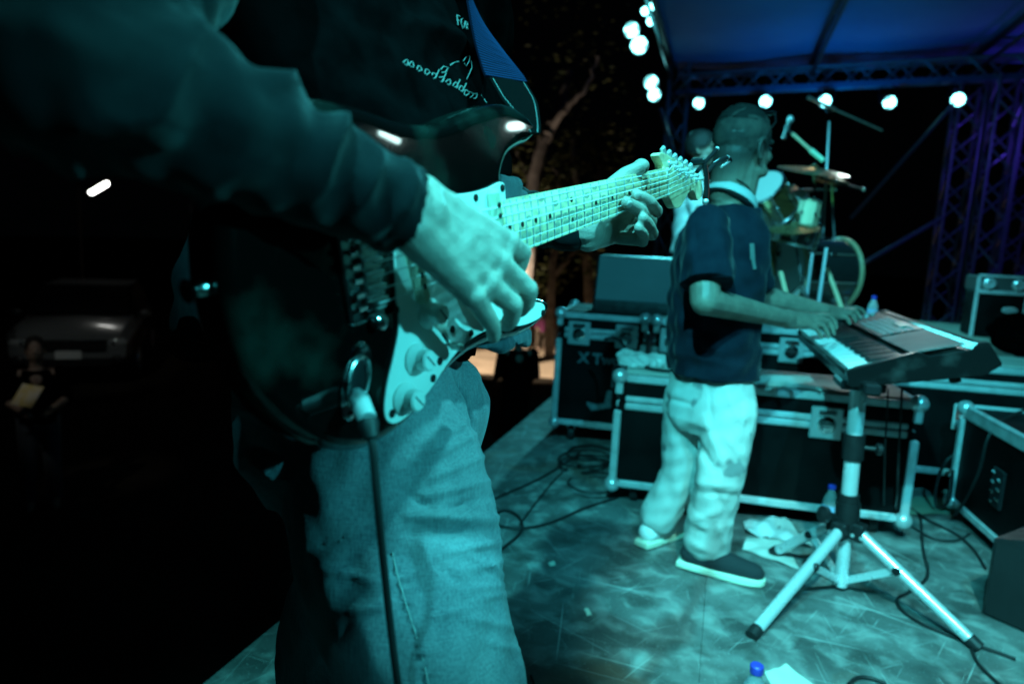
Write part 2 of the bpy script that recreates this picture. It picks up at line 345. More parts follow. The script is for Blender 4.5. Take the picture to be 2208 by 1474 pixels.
    def build(s, name, m, parent=None, local=False, smooth=35, label=None, kind=None, cat=None, group=None, loc=None):
        me = bpy.data.meshes.new(name); me.from_pydata(s.v, [], s.f); me.update()
        return link_mesh(me, name, m, parent, local, smooth, label, kind, cat, group, loc)
def inset(P, d):
    n = len(P); out = []
    for i in range(n):
        a = P[i] - P[i - 1]; b = P[(i + 1) % n] - P[i]
        na = np.array([-a[1], a[0]]) / (np.linalg.norm(a) + 1e-12); nb = np.array([-b[1], b[0]]) / (np.linalg.norm(b) + 1e-12)
        v = na + nb; l = np.linalg.norm(v); v = v / l if l > 1e-6 else na
        out.append(P[i] + v * d / max(0.5, v @ na))
    return np.array(out)
def link_mesh(me, name, m, parent=None, local=False, smooth=35, label=None, kind=None, cat=None, group=None, loc=None):
    bm = bmesh.new(); bm.from_mesh(me); bmesh.ops.recalc_face_normals(bm, faces=bm.faces); bm.to_mesh(me); bm.free()
    o = bpy.data.objects.new(name, me); COL.objects.link(o)
    if m: me.materials.append(m)
    if parent is not None:
        if not local: me.transform(WM[parent.name].inverted())
        o.parent = parent; WM[o.name] = WM[parent.name]
    elif loc is not None:
        me.transform(Matrix.Translation(-Vector(loc))); o.location = loc; WM[o.name] = Matrix.Translation(Vector(loc))
    else: WM[o.name] = Matrix.Identity(4)
    if smooth:
        me.shade_smooth(); me.set_sharp_from_angle(angle=R_(smooth))
    tag(o, label, cat, group, kind); return o
def tag(o, label=None, cat=None, group=None, kind=None):
    for k, v in (('label', label), ('category', cat), ('group', group), ('kind', kind)):
        if v: o[k] = v
    return o
def thing(name, label, cat, loc=(0, 0, 0), M=None, group=None, kind=None):
    o = bpy.data.objects.new(name, None); COL.objects.link(o); o.empty_display_size = 0.1
    M = M if M is not None else Matrix.Translation(Vector(loc)); o.matrix_world = M; WM[o.name] = M.copy()
    return tag(o, label, cat, group, kind)
def share(src, name, M, parent):
    o = bpy.data.objects.new(name, src.data); COL.objects.link(o); o.parent = parent; o.matrix_local = M; WM[o.name] = WM[parent.name]; return o
def copy_tree(root, M, label, group=None):
    r = root.copy(); COL.objects.link(r); r.matrix_world = M; WM[r.name] = M.copy(); r['label'] = label
    if group: r['group'] = group
    def rec(a, b):
        for ch in list(a.children):
            d = ch.copy(); COL.objects.link(d); d.parent = b; WM[d.name] = M.copy(); rec(ch, d)
    rec(root, r); return r
def crom(P, n=6, closed=True):
    P = np.asarray(P, float); m = len(P); out = []
    for i in range(m if closed else m - 1):
        if closed: a, b, c, d = P[i - 1], P[i], P[(i + 1) % m], P[(i + 2) % m]
        else: a, b, c, d = P[max(i - 1, 0)], P[i], P[i + 1], P[min(i + 2, m - 1)]
        for k in range(n):
            t = k / n; out.append(0.5 * (2 * b + (c - a) * t + (2 * a - 5 * b + 4 * c - d) * t * t + (3 * b - a - 3 * c + d) * t ** 3))
    if not closed: out.append(P[-1])
    return np.array(out)
def remesh(mb, voxel, smooth=4, factor=0.5):
    me = bpy.data.meshes.new('tmp'); me.from_pydata(mb.v, [], mb.f); me.update()
    bm = bmesh.new(); bm.from_mesh(me); bmesh.ops.recalc_face_normals(bm, faces=bm.faces); bm.to_mesh(me); bm.free()
    o = bpy.data.objects.new('tmp', me); COL.objects.link(o)
    r = o.modifiers.new('r', 'REMESH'); r.mode = 'VOXEL'; r.voxel_size = voxel
    if smooth:
        s_ = o.modifiers.new('s', 'SMOOTH'); s_.iterations = smooth; s_.factor = factor
    dg = bpy.context.evaluated_depsgraph_get(); dg.update()
    out = bpy.data.meshes.new_from_object(o.evaluated_get(dg)); bpy.data.objects.remove(o); bpy.data.meshes.remove(me)
    return out
def getV(me):
    V = np.empty(len(me.vertices) * 3); me.vertices.foreach_get('co', V); N = np.empty(len(me.vertices) * 3); me.vertices.foreach_get('normal', N)
    return V.reshape(-1, 3), N.reshape(-1, 3)
def setV(me, V): me.vertices.foreach_set('co', V.ravel()); me.update()
def wn(V, scale, seed, n=7):
    r = np.random.RandomState(seed); out = 0
    for _ in range(n):
        k = r.normal(size=3); k = k / np.linalg.norm(k) * r.uniform(0.6, 1.5) / scale * 2 * math.pi
        out = out + np.sin(V @ k + r.uniform(0, 6.28))
    return out / math.sqrt(n)
def segd(V, A, B):
    A = np.asarray(A, float); B = np.asarray(B, float); ab = B - A; t = np.clip(((V - A) @ ab) / (ab @ ab), 0, 1)
    return t, np.linalg.norm(V - A - t[:, None] * ab, axis=1)
def px_folds(V, N, D, folds):
    P = PX(V); face = (np.sum((cC - V) * N, 1) > 0)
    for (a, b, w, h) in folds:
        t, d = segd(P, a, b); D += np.where(face, h * np.exp(-(d / w) ** 2) * (0.35 + 0.65 * np.sin(np.pi * np.clip(t, 0.08, 0.92))), 0)
    return D
def text_mesh(body, size, M, depth=0.0005, shear=0, bold=0):
    c = bpy.data.curves.new('t', 'FONT'); c.body = body; c.size = size; c.extrude = depth; c.align_x = 'CENTER'; c.align_y = 'CENTER'; c.shear = shear; c.offset = bold
    o = bpy.data.objects.new('t', c); COL.objects.link(o); dg = bpy.context.evaluated_depsgraph_get(); dg.update()
    me = bpy.data.meshes.new_from_object(o.evaluated_get(dg)); bpy.data.objects.remove(o); bpy.data.curves.remove(c); me.transform(M); return me

# ------------------------------------------------------------------ setting
Z3 = np.array([0, 0, 1.0])
A17 = R_(17); S1 = np.array([math.cos(A17), -math.sin(A17), 0]); S2 = np.array([math.sin(A17), math.cos(A17), 0])
SO = np.array([-0.73, 1.67, 0.0])
def ST(u, v, z=0.0): return SO + S1 * u + S2 * v + Z3 * z

g = MB(); GZ = -1.55
nx = 24
for i in range(nx + 1):
    for j in range(nx + 1):
        x = -60 + 120 * i / nx; y = -20 + 130 * j / nx
        g.v.append((x, y, GZ + 0.03 * math.sin(x * 0.9) * math.cos(y * 0.7)))
g.f = [(i * (nx + 1) + j, (i + 1) * (nx + 1) + j, (i + 1) * (nx + 1) + j + 1, i * (nx + 1) + j + 1) for i in range(nx) for j in range(nx)]
g.build('ground', M_ground, kind='structure')
_sp = [(2.0 + 5.4 * (1 + 0.10 * math.sin(3 * a + 1) + 0.06 * math.sin(7 * a)) * math.cos(a), 15.6 + 2.6 * (1 + 0.10 * math.sin(4 * a) + 0.05 * math.sin(9 * a + 2)) * math.sin(a)) for a in np.linspace(0, 2 * math.pi, 60, endpoint=False)]
MB().prism(_sp, (0, 0, GZ + 0.01), (1, 0, 0), (0, 1, 0), (0, 0, 1), 0.03, 0.01).build('sand_clearing', M_sand, kind='structure')

stage = thing('stage_floor', None, None, tuple(SO), kind='structure')
MB().box(ST(4.5, 2.0, -0.30), (9.0, 15.4, 0.55), (S1, S2, Z3)).build('stage_deck', M_blackp, stage)
pm = None
for iu in range(7):
    for iv in range(-2, 4):
        mb = MB().box((0, 0, 0), (1.2193, 2.4393, 0.024), None, 0.0012)
        c = ST(0.61 + 1.22 * iu, 1.22 + 2.44 * iv + (1.22 if iu % 2 else 0) - 1.6, -0.012 - 0.0012 * ((iu * 3 + iv * 5) % 3))
        Mx = basis(c, S1, S2, Z3)
        me = bpy.data.meshes.new('floor_panel'); me.from_pydata(mb.v, [], mb.f); me.transform(Mx)
        link_mesh(me, 'floor_panel', M_floor, stage, smooth=20)

# roof canopy, rafters and rear truss
def truss_parts(par, A, B, w, side, up, nseg, rc=0.022, rb=0.015, faces=(0, 1, 2, 3)):
    A = np.asarray(A, float); B = np.asarray(B, float); h = w / 2
    cor = [side * h + up * h, side * h - up * h, -side * h - up * h, -side * h + up * h]
    for c in cor: MB().tube([A + c, B + c], rc, 8).build('chord', M_truss, par)
    for fi in faces:
        a, b = cor[fi], cor[(fi + 1) % 4]
        for k in range(nseg):
            p = A + (B - A) * (k / nseg); q = A + (B - A) * ((k + 1) / nseg); mid = (p + q) / 2
            MB().tube([p + a, mid + b], rb, 6, False).build('brace', M_truss, par)
            MB().tube([mid + b, q + a], rb, 6, False).build('brace', M_truss, par)
LT = np.array([2.22, 10.35, 0.0])
t = thing('lighting_tower', 'silver truss tower carrying the lamp cluster at the left end of the roof', 'truss tower', (*LT[:2], GZ))
truss_parts(t, LT + Z3 * GZ, LT + Z3 * 4.3, 0.26, S1, S2, 7)
MB().box(LT + Z3 * (GZ + 0.03), (0.8, 0.8, 0.05), (S1, S2, Z3), 0.005).build('base_plate', M_blackm, t)
RB = PY(2128, 500, 8.55); RB[2] = 0
t = thing('truss_tower', 'silver truss tower washed in purple light under the right end of the rear beam', 'truss tower', (*RB[:2], 0), group='truss towers at the back')
truss_parts(t, RB, RB + Z3 * 3.4, 0.27, S1, S2, 6)
MB().box(RB + Z3 * 0.02, (0.6, 0.6, 0.04), (S1, S2, Z3), 0.004).build('base_plate', M_blackm, t)
R2 = PY(2035, 590, 8.9); R2[2] = 0
t = thing('truss_tower', 'purple lit truss tower standing left of the amp rack, its foot behind the keyboard', 'truss tower', (*R2[:2], 0), group='truss towers at the back')
truss_parts(t, R2, R2 + Z3 * 3.35, 0.27, S1, S2, 6)
MB().box(R2 + Z3 * 0.02, (0.6, 0.6, 0.04), (S1, S2, Z3), 0.004).build('base_plate', M_blackm, t)
R3 = PY(2190, 480, 9.5); R3[2] = 0
t = thing('truss_tower', 'dim truss tower at the right picture edge above the amp rack', 'truss tower', (*R3[:2], 0), group='truss towers at the back')
truss_parts(t, R3, R3 + Z3 * 3.35, 0.27, S1, S2, 6)
BZ = 3.50
B0 = LT + Z3 * BZ; B1 = np.array([RB[0], RB[1], BZ]) + S1 * 0.25
bd = nz(B1 - B0); bs = np.cross(Z3, bd)
beam = thing('roof_beam_truss', 'long horizontal truss beam along the back of the roof holding five lamps', 'truss beam', tuple(B0))
truss_parts(beam, B0, B1, 0.24, bs, Z3, 9)
MB().box((B0 + B1) / 2 - bs * 0.16 + Z3 * -0.13, (np.linalg.norm(B1 - B0), 0.025, 0.07), (bd, bs, Z3), 0.004).build('fascia_rail', M_canopy, beam)
cz = 3.80
cano = thing('stage_canopy', 'blue lit fabric stage roof stretched over dark rafters', 'canopy', (*ST(3, 4)[:2], cz))
mb = MB(); nu, nv = 30, 30
LE = LT + S2 * 0.25 - S1 * 0.15
for lay in (0.0, 0.012):
    k0 = len(mb.v)
    for i in range(nu + 1):
        for j in range(nv + 1):
            u = 7.6 * i / nu; v = -13.5 * j / nv
            p = LE + S1 * u + S2 * v; sag = 0.05 * math.sin(math.pi * ((u / 1.9) % 1)) ** 2
            mb.v.append((p[0], p[1], cz + lay - sag + 0.10 * j / nv))
    fs = [(k0 + i * (nv + 1) + j, k0 + (i + 1) * (nv + 1) + j, k0 + (i + 1) * (nv + 1) + j + 1, k0 + i * (nv + 1) + j + 1) for i in range(nu) for j in range(nv)]
    mb.f += fs if lay else [q[::-1] for q in fs]
me = bpy.data.meshes.new('fabric'); me.from_pydata(mb.v, [], mb.f)
link_mesh(me, 'fabric', M_canopy, cano)
for u in (0.05, 1.9, 3.8, 5.7, 7.5):
    p = LE + S1 * u - S2 * 0.2; q = p - S2 * 13.0
    MB().tube([p + Z3 * (cz - 0.05), q + Z3 * (cz + 0.03)], 0.035, 8).build('rafter', M_blackm, cano)
    MB().tube([p + Z3 * (cz - 0.24), q + Z3 * (cz - 0.16)], 0.022, 8).build('rafter', M_blackm, cano)
    for k in range(12):
        a = p - S2 * (13.0 * k / 12); c = p - S2 * (13.0 * (k + 0.5) / 12)
        MB().tube([a + Z3 * (cz - 0.05), c + Z3 * (cz - 0.22)], 0.012, 6).build('rafter_brace', M_blackm, cano)
# diagonal braces
def brace(label, p, q, r=0.02):
    MB().tube([p, q], r, 8).build('brace_tube', M_truss, label=label, cat='brace', loc=p)
brace('long dark tube slanting down left from the rightmost beam lamp', PY(2058, 222, 8.5), PY(1835, 470, 9.6), 0.022)
brace('thin tube rising right from behind the bass drum towards the purple tower', PY(1838, 582, 8.3), PY(2030, 470, 8.7), 0.028)
brace('blue tube slanting down right from the lamp tower top', PY(1424, 235, 10.2), PY(1480, 420, 9.9), 0.035)

# lamps
def par_can(label, c, aim, r=0.10, group=None, lens=None, hang=Z3):
    c = np.asarray(c, float); ax = nz(np.asarray(aim) - c); t = thing('stage_lamp', label, 'stage lamp', tuple(c), group=group)
    MB().lathe([(r * 0.45, -0.30), (r * 0.8, -0.27), (r * 0.95, -0.10), (r * 1.04, -0.02), (r * 1.12, 0.0), (r * 1.12, 0.02), (r * 1.0, 0.02), (r * 0.98, -0.005)], c, ax, 20).build('can', M_lampbody, t)
    ln_ = MB().lathe([(r * 0.97, -0.004), (r * 0.9, 0.000), (r * 0.1, 0.002)], c, ax, 20).build('lens', M_lens_dim, t); u_, w_ = perp(ax)
    ph_ = (c[0] * 37.0) % 6.28; rl = np.random.RandomState(int(abs(c[0] * 1000 + c[2] * 777)) % 9999)
    for q in range(10):
        a_ = ph_ + q * 2 * math.pi / 9; o_ = (u_ * math.cos(a_) + w_ * math.sin(a_)) * r * (0.66 if q < 9 else 0.0); k_ = rl.uniform(0.20, 0.30) if q < 9 else 0.45
        MB().lathe([(r * k_, 0), (r * k_ * 0.9, 0.012), (r * 0.1, 0.018)], c + o_ + ax * 0.002, ax, 12).build('led', M_lens if (q == 9 or rl.rand() < 0.8) else M_led_soft, ln_)
    sd = nz(np.cross(ax, hang)); b = c - ax * 0.12; h = hang
    MB().tube([b + sd * r * 1.15, b + sd * r * 1.3 + h * 0.05, b + sd * r * 1.2 + h * 0.17, b + h * 0.21, b - sd * r * 1.2 + h * 0.17, b - sd * r * 1.3 + h * 0.05, b - sd * r * 1.15], 0.009, 6).build('yoke', M_blackm, t)
    MB().box(b + h * 0.25, (0.05, 0.05, 0.09), None, 0.01).build('clamp', M_blackm, t)
    return t
def beam_y(px):
    lo, hi = 0.0, 1.2
    for _ in range(40):
        m = (lo + hi) / 2; p = B0 + (B1 - B0) * m
        if PX(p[None])[0, 0] < px: lo = m
        else: hi = m
    return (B0 + (B1 - B0) * lo)[1]
for (x, y), lab in zip([(1507, 223), (1651, 219), (1779, 218), (1918, 221), (2066, 215)],
                       ['round beam lamp just right of the lamp tower', 'beam lamp glowing right above the shaved head of the keyboard player', 'beam lamp crossed by the overhead microphone boom',
                        'fourth beam lamp from the left, above open black space', 'rightmost beam lamp, above the purple truss tower']):
    p = PY(x, y, beam_y(x) - 0.2); par_can(lab, p, np.array([1.0 - 3.4 * ((x * 7) % 5 - 2) / 2.0, 0.5, 0.4]), 0.080, 'lamps hanging on the rear beam')
for (x, y), lab, r, aim in [((1391, 24), 'small lamp at the top left of the lamp tower cluster', 0.06, (1.5, 2, 0)), ((1409, 13), 'topmost small lamp of the lamp tower cluster', 0.06, (1.5, 2, 0)),
                            ((1403, 46), 'small lamp directly under the two topmost tower lamps', 0.06, (2, 2, 0)), ((1362, 65), 'large lamp sticking out furthest left on the tower', 0.105, (0.2, 1.0, 0.5)),
                            ((1378, 98), 'large lamp in the middle of the lamp tower cluster', 0.12, (0.6, 1.0, 0.3)), ((1404, 178), 'upper one of the two touching lamps low on the tower', 0.10, (0.6, 1, 0.5)),
                            ((1411, 205), 'lowest lamp on the lamp tower', 0.09, (1.0, 1, 0.2))]:
    par_can(lab, PY(x, y, 9.95), aim, r, 'lamps clustered on the lamp tower', hang=nz(np.array([0.5, 0.8, 0.25])))

# ------------------------------------------------------------------ flight cases
def flight_case(label, O, a1, a2, L, D, z0, z1, lid, latches=(), casters=True, top=None, group='flight cases', handle=None):
    O = np.asarray(O, float) * np.array([1, 1, 0]); a1 = nz(a1); a2 = nz(a2); ax = (a1, a2, Z3)
    def P(u, v, z): return O + a1 * u + a2 * v + Z3 * z
    t = thing('flight_case', label, 'flight case', tuple(O), group=group); zl = z1 - lid; w = 0.034; e = 0.004
    MB().box(P(L / 2, D / 2, (z0 + zl) / 2), (L - 0.008, D - 0.008, zl - z0 - 0.008), ax, 0.004).build('body_panel', M_case, t)
    MB().box(P(L / 2, D / 2, (zl + z1) / 2), (L - 0.008, D - 0.008, lid - 0.008), ax, 0.004).build('lid_panel', M_case, t)
    if top: MB().box(P(L / 2, D / 2, z1 + 0.003), (L - 0.05, D - 0.05, 0.006), ax, 0.002).build('top_sheet', top, t)
    def rail(c, s): MB().box(c, s, ax, 0.006).build('rail', M_alu_worn, t)
    for v in (e, D - e):
        for z, hgt in ((z0 + w / 2, w), (z1 - w / 2, w), (zl - 0.018, 0.030), (zl + 0.016, 0.026)):
            rail(P(L / 2, v, z), (L - 2 * w, 0.022, hgt))
    for u in (e, L - e):
        for z, hgt in ((z0 + w / 2, w), (z1 - w / 2, w), (zl - 0.018, 0.030), (zl + 0.016, 0.026)):
            rail(P(u, D / 2, z), (0.022, D - 2 * w, hgt))
        for v in (e, D - e):
            rail(P(u, v, (z0 + zl) / 2 - 0.01), (w, w, zl - z0 - 0.06)); rail(P(u, v, (zl + z1) / 2 + 0.005), (w, w, max(0.02, lid - 0.06)))
            for z in (z0 + 0.01, z1 - 0.01): MB().ell(P(u, v, z), (0.036, 0.036, 0.036), ax, 14, 8).build('ball_corner', M_steel, t)
    for u in latches:
        la = MB().box(P(u, -0.012, zl), (0.125, 0.012, 0.135), ax, 0.004).build('latch', M_steel, t)
        MB().lathe([(0.038, 0), (0.036, 0.008), (0.02, 0.012), (0.016, 0.012)], P(u, -0.018, zl - 0.005), -a2, 18).build('latch_dish', M_chrome, la)
        MB().box(P(u, -0.034, zl - 0.005), (0.055, 0.008, 0.016), ax, 0.004).box(P(u, -0.030, zl + 0.045), (0.07, 0.008, 0.02), ax, 0.004).build('butterfly', M_chrome, la)
    if casters:
        for u in (0.10, L - 0.10):
            for v in (0.09, D - 0.09):
                c = MB().lathe([(0.02, -0.018), (0.044, -0.016), (0.048, 0), (0.044, 0.016), (0.02, 0.018)], P(u, v, 0.048), a1, 16).build('caster', M_rubber, t)
                MB().box(P(u, v, (0.06 + z0) / 2 + 0.01), (0.05, 0.03, max(0.02, z0 - 0.05)), ax, 0.004).build('caster_fork', M_steel, c)
    return t, P
A12 = R_(-12.5); E1 = np.array([math.cos(A12), math.sin(A12), 0]); E2 = np.array([-math.sin(A12), math.cos(A12), 0])
tC, PC = flight_case('long low black flight case with pale worn lid behind the keyboard stand', (0.486, 2.99, 0), E1, E2, 1.22, 0.46, 0.085, 0.605, 0.125, (0.87,), True, M_ply)
tA, PA = flight_case('tall black flight case with white lettering at the left, carrying the wedge monitor', (0.268, 3.93, 0), E1, E2, 0.49, 0.60, 0.11, 0.775, 0.115, (0.12, 0.39), True, M_case)
tB, PB = flight_case('black flight case behind the keyboard player with a butterfly latch under his hand', (0.80, 3.80, 0), E1, E2, 1.10, 0.60, 0.11, 0.775, 0.115, (0.09, 0.72), True, M_ply)
tE, PE = flight_case('wide black flight case with a red and white sticker, right of the stand column', (1.86, 3.365, 0), E1, E2, 1.55, 0.46, 0.12, 0.685, 0.10, (1.02,), True, M_ply)
a = ZP(2045, 1105, 0.0); b2 = ZP(2145, 1200, 0.0); fd = nz(b2 - a); fo = np.cross(Z3, fd)
L_f = 1.15
tF, PF = flight_case('black flight case at the right edge turned end on, its pale rimmed lid catching light', a, fd, fo, L_f, 0.75, 0.05, 0.52, 0.02, (), False, None)
# recessed catch on that case
dish = MB().box(PF(0.42, -0.004, 0.27), (0.10, 0.012, 0.16), (fd, fo, Z3), 0.004).build('catch_plate', M_blackm, tF)
for k in range(7):
    MB().box(PF(0.395 + 0.05 * (k % 2), -0.014, 0.21 + 0.02 * k), (0.03, 0.008, 0.013), (fd, fo, Z3), 0.003).build('catch_bolt', M_chrome, dish)
# white lettering on case A
def face_text(par, body, size, c, ex, ez, m, shear=0, bold=0.0):
    n = np.cross(ex, ez); me = text_mesh(body, size, Matrix.Identity(4), 0.0006, shear, bold); me.transform(basis(c, ex, ez, n))
    return link_mesh(me, 'lettering', m, par, smooth=0)
M_case_print = mat('worn_white_stencil', (0.16, 0.20, 0.22), 0.8, col2=(0.07, 0.09, 0.10), nscale=40)
face_text(tA, 'X Two', 0.085, PA(0.245, -0.001, 0.515), E1, Z3, M_case_print, 0, 0.003)
MB().ell(PA(0.39, -0.002, 0.53), (0.012, 0.002, 0.014), (E1, E2, Z3), 10, 6).build('stencil_dot', M_case_print, tA)
MB().prism([(0, 0.02), (0.05, 0.012), (0.10, 0.02), (0.115, 0.10), (0.14, 0.10), (0.14, 0), (0.03, -0.03), (0.005, 0.0)], PA(0.19, -0.0005, 0.24), E1, Z3, -E2, 0.0015).build('stencil_figure', M_case_print, tA)
MB().prism([(0, 0), (0.012, 0), (0.016, 0.12), (0.0, 0.12)], PA(0.325, -0.0005, 0.36), E1, Z3, -E2, 0.0015).build('stencil_stroke', M_case_print, tA)
# sticker
st = MB().box(PE(0.395, -0.0065, 0.425), (0.118, 0.003, 0.128), (E1, E2, Z3), 0.001).build('sticker', mat('white_sticker', (0.62, 0.60, 0.60), 0.5), tE, label='square red and white sticker')
MB().box(PE(0.395, -0.0085, 0.445), (0.100, 0.0015, 0.075), (E1, E2, Z3)).build('sticker_field', mat('sticker_red', (0.42, 0.06, 0.05), 0.5), st)
face_text(st, 'SFS', 0.052, PE(0.395, -0.0102, 0.44), E1, Z3, mat('sticker_letters', (0.7, 0.68, 0.68), 0.5), 0, 0.001)
for k in range(3): MB().box(PE(0.395, -0.0085, 0.397 - 0.011 * k), (0.098, 0.0012, 0.004), (E1, E2, Z3)).build('sticker_line', M_screw, st)

# wedge monitor on case A
def wedge(label, O, a1, a2, L, D, H, name='wedge_monitor', prof=None):
    O = np.asarray(O, float); t = thing(name, label, 'stage monitor', tuple(O))
    prof = prof or [(0, 0), (D, 0), (D, H * 0.86), (D * 0.80, H), (D * 0.06, H * 0.18)]
    MB().prism(prof, O, a2, Z3, a1, L, 0.012).build('cabinet', M_blackp, t)
    p0, p1 = np.array(prof[-1]), np.array(prof[-2]); d = p1 - p0; n = np.array([-d[1], d[0]]) / np.linalg.norm(d)
    if n[0] > 0 and n[1] < 0: n = -n
    c = O + a1 * L / 2 + a2 * (p0 + p1)[0] / 2 + Z3 * (p0 + p1)[1] / 2 + (a2 * n[0] + Z3 * n[1]) * 0.006
    dd = nz(a2 * d[0] + Z3 * d[1]); nn = a2 * n[0] + Z3 * n[1]
    MB().box(c, (L - 0.05, np.linalg.norm(d) - 0.03, 0.012), (a1, dd, nn), 0.004).build('grille', mat('speaker_grille', (0.03, 0.034, 0.038), 0.5, 0.3, bump=0.9, bscale=900), t)
    return t, c, dd, nn
O = PA(0.17, 0.12, 0.777)
tw = thing('wedge_monitor', 'black stage monitor lying on the tall lettered flight case', 'stage monitor', tuple(O))
prof = [(0.0, 0.0), (0.44, 0.0), (0.44, 0.30), (0.36, 0.335), (0.10, 0.335), (0.0, 0.06)]
MB().prism([(0, 0.06), (0.10, 0.33), (0.45, 0.33), (0.45, 0.0), (0.0, 0.0)], O, E2, Z3, E1, 0.60, 0.012).build('cabinet', M_blackp, tw)
gd = nz(np.array([0.10, 0.27])); gdir = E2 * gd[0] + Z3 * gd[1]; gn = -E2 * gd[1] + Z3 * gd[0]
gc = O + E1 * 0.30 + E2 * 0.05 + Z3 * 0.195 + gn * 0.006
M_grille_grey = mat('grey_grille_cloth', (0.16, 0.17, 0.18), 0.6, bump=0.4, bscale=900, col2=(0.13, 0.14, 0.15), nscale=4)
gr = MB().box(gc, (0.57, 0.27, 0.014), (E1, gdir, gn), 0.005).build('grille', M_grille_grey, tw)
MB().lathe([(0.03, 0), (0.028, 0.006), (0.018, 0.006), (0.016, -0.004)], gc + E1 * 0.20 + gdir * 0.05 + gn * 0.006, gn, 16).build('port', M_screw, gr)
MB().ell(gc + E1 * 0.24 - gdir * 0.09 + gn * 0.008, (0.022, 0.012, 0.003), (E1, gdir, gn), 12, 6).build('badge', M_steel, gr)

# floor wedge at bottom right
wp = ZP(2150, 1420, 0); wa = ZP(2105, 1300, 0.0)
wd1 = nz(ZP(2400, 1190, 0) - ZP(2130, 1330, 0)); wd2 = np.cross(wd1, Z3)
OW = ZP(2127, 1330, 0.0)
twf = thing('wedge_monitor', 'black wedge floor monitor at the bottom right corner, its grille towards the stage', 'stage monitor', tuple(OW))
MB().prism([(0, 0), (0.40, 0), (0.40, 0.06), (0.10, 0.30), (0.0, 0.27)], OW - wd2 * 0.02, wd2, Z3, wd1, 0.62, 0.014).build('cabinet', M_blackp, twf)
gd = nz(np.array([0.30, -0.24])); gdir = wd2 * gd[0] + Z3 * gd[1]; gn = nz(np.cross(wd1, gdir)); gn = gn if gn[2] > 0 else -gn
gc = OW - wd2 * 0.02 + wd1 * 0.31 + wd2 * 0.25 + Z3 * 0.18 + gn * 0.006
MB().box(gc, (0.58, 0.36, 0.012), (wd1, gdir, gn), 0.004).build('grille', mat('speaker_grille', (0.03, 0.034, 0.038), 0.5, 0.3, bump=0.9, bscale=900), twf)

# drum riser
RO = np.array([1.55, 4.05, 0.0])
ris = thing('drum_riser', 'low platform with a pale board top carrying the drum kit', 'platform', tuple(RO))
MB().box(RO + S1 * 1.6 + S2 * 1.15 + Z3 * 0.325, (3.2, 2.28, 0.63), (S1, S2, Z3), 0.01).build('skirt', M_blackp, ris)
for k in range(3):
    for j in range(2):
        MB().box(RO + S1 * (0.533 + 1.067 * k) + S2 * (0.575 + 1.15 * j) + Z3 * (0.652 + 0.001 * ((k + j) % 2)), (1.06, 1.143, 0.022), (S1, S2, Z3), 0.003).build('deck_board', M_carpet, ris)
RZ = 0.664

# amp rack on the riser, bag
p = PY(2135, 700, 4.9); p = np.array([p[0], p[1], RZ])
rk = thing('amp_rack', 'small amplifier rack with two dials standing on the pale platform at the right', 'amplifier', tuple(p))
MB().box(p + Z3 * 0.16, (0.30, 0.26, 0.32), (S1, S2, Z3), 0.01).build('cabinet', M_case, rk)
for sx in (-1, 1): MB().box(p + S1 * sx * 0.15 - S2 * 0.13 + Z3 * 0.21, (0.022, 0.022, 0.42), (S1, S2, Z3), 0.004).build('rack_rail', M_alu_worn, rk)
hd = MB().box(p + Z3 * 0.375, (0.31, 0.27, 0.105), (S1, S2, Z3), 0.008).build('head_unit', mat('amp_face', (0.10, 0.10, 0.10), 0.35, 0.3), rk)
MB().box(p - S2 * 0.136 + Z3 * 0.43, (0.31, 0.012, 0.018), (S1, S2, Z3), 0.003).box(p - S2 * 0.136 + Z3 * 0.318, (0.31, 0.014, 0.026), (S1, S2, Z3), 0.003).build('trim', M_alu_worn, rk)
for sx in (-1, 1):
    MB().lathe([(0.042, 0), (0.04, 0.02), (0.026, 0.03), (0.02, 0.022)], p + S1 * sx * 0.088 - S2 * 0.135 + Z3 * 0.374, -S2, 18).build('dial', M_steel, hd)
MB().ell(p + S1 * 0.06 - S2 * 0.132 + Z3 * 0.20, (0.05, 0.004, 0.024), (S1, S2, Z3), 14, 8).build('badge', M_steel, rk)
p = PY(2196, 760, 3.75); p[2] = 0.70
mb = MB().ell(p + Z3 * 0.10, (0.16, 0.13, 0.12), (S1, S2, Z3)).ell(p + S1 * 0.1 + Z3 * 0.06, (0.18, 0.14, 0.10), (S1, S2, Z3)).ell(p + S1 * -0.02 - S2 * 0.06 + Z3 * 0.17, (0.07, 0.05, 0.05), (S1, S2, Z3))
me = remesh(mb, 0.012, 3); V, N = getV(me); V += N * (0.008 * wn(V, 0.10, 5))[:, None]; setV(me, V)
link_mesh(me, 'gear_bag', M_black_cloth, label='lumpy black gear bag on the pale case top at the right edge', cat='bag', loc=p)

# ------------------------------------------------------------------ keyboard and stand
kl = nz(np.array([0.26, 0.97, 0.0])); kh = nz(np.array([0.97, -0.26, 0.0])); kd = nz(kh * 0.425 + Z3 * 0.10); kn = np.cross(kd, kl)
if kn[2] < 0: kn = -kn
K0 = np.array([1.078, 2.165, 0.812]) - kn * 0.055
KL, KDp = 1.20, 0.43
KM = basis(K0, kd, kl, kn)
kb = thing('keyboard', 'dusty black electronic keyboard with ivory keys on a single column stand', 'keyboard', M=KM)
def kbox(c, s, b=0.0): return MB().box(c, s, None, b)
prof = [(0.0, 0.004), (0.010, -0.004), (0.38, -0.014), (0.43, 0.012), (0.432, 0.02), (0.405, 0.088), (0.375, 0.090), (0.355, 0.072), (0.24, 0.066), (0.222, 0.080), (0.205, 0.084), (0.03, 0.058), (0.0, 0.05)]
for nm, y0 in (('end_cap', 0.0), ('end_cap', KL - 0.032)):
    MB().prism(prof, (0, y0, 0), (1, 0, 0), (0, 0, 1), (0, 1, 0), 0.032, 0.003).build(nm, M_kb, kb, local=True)
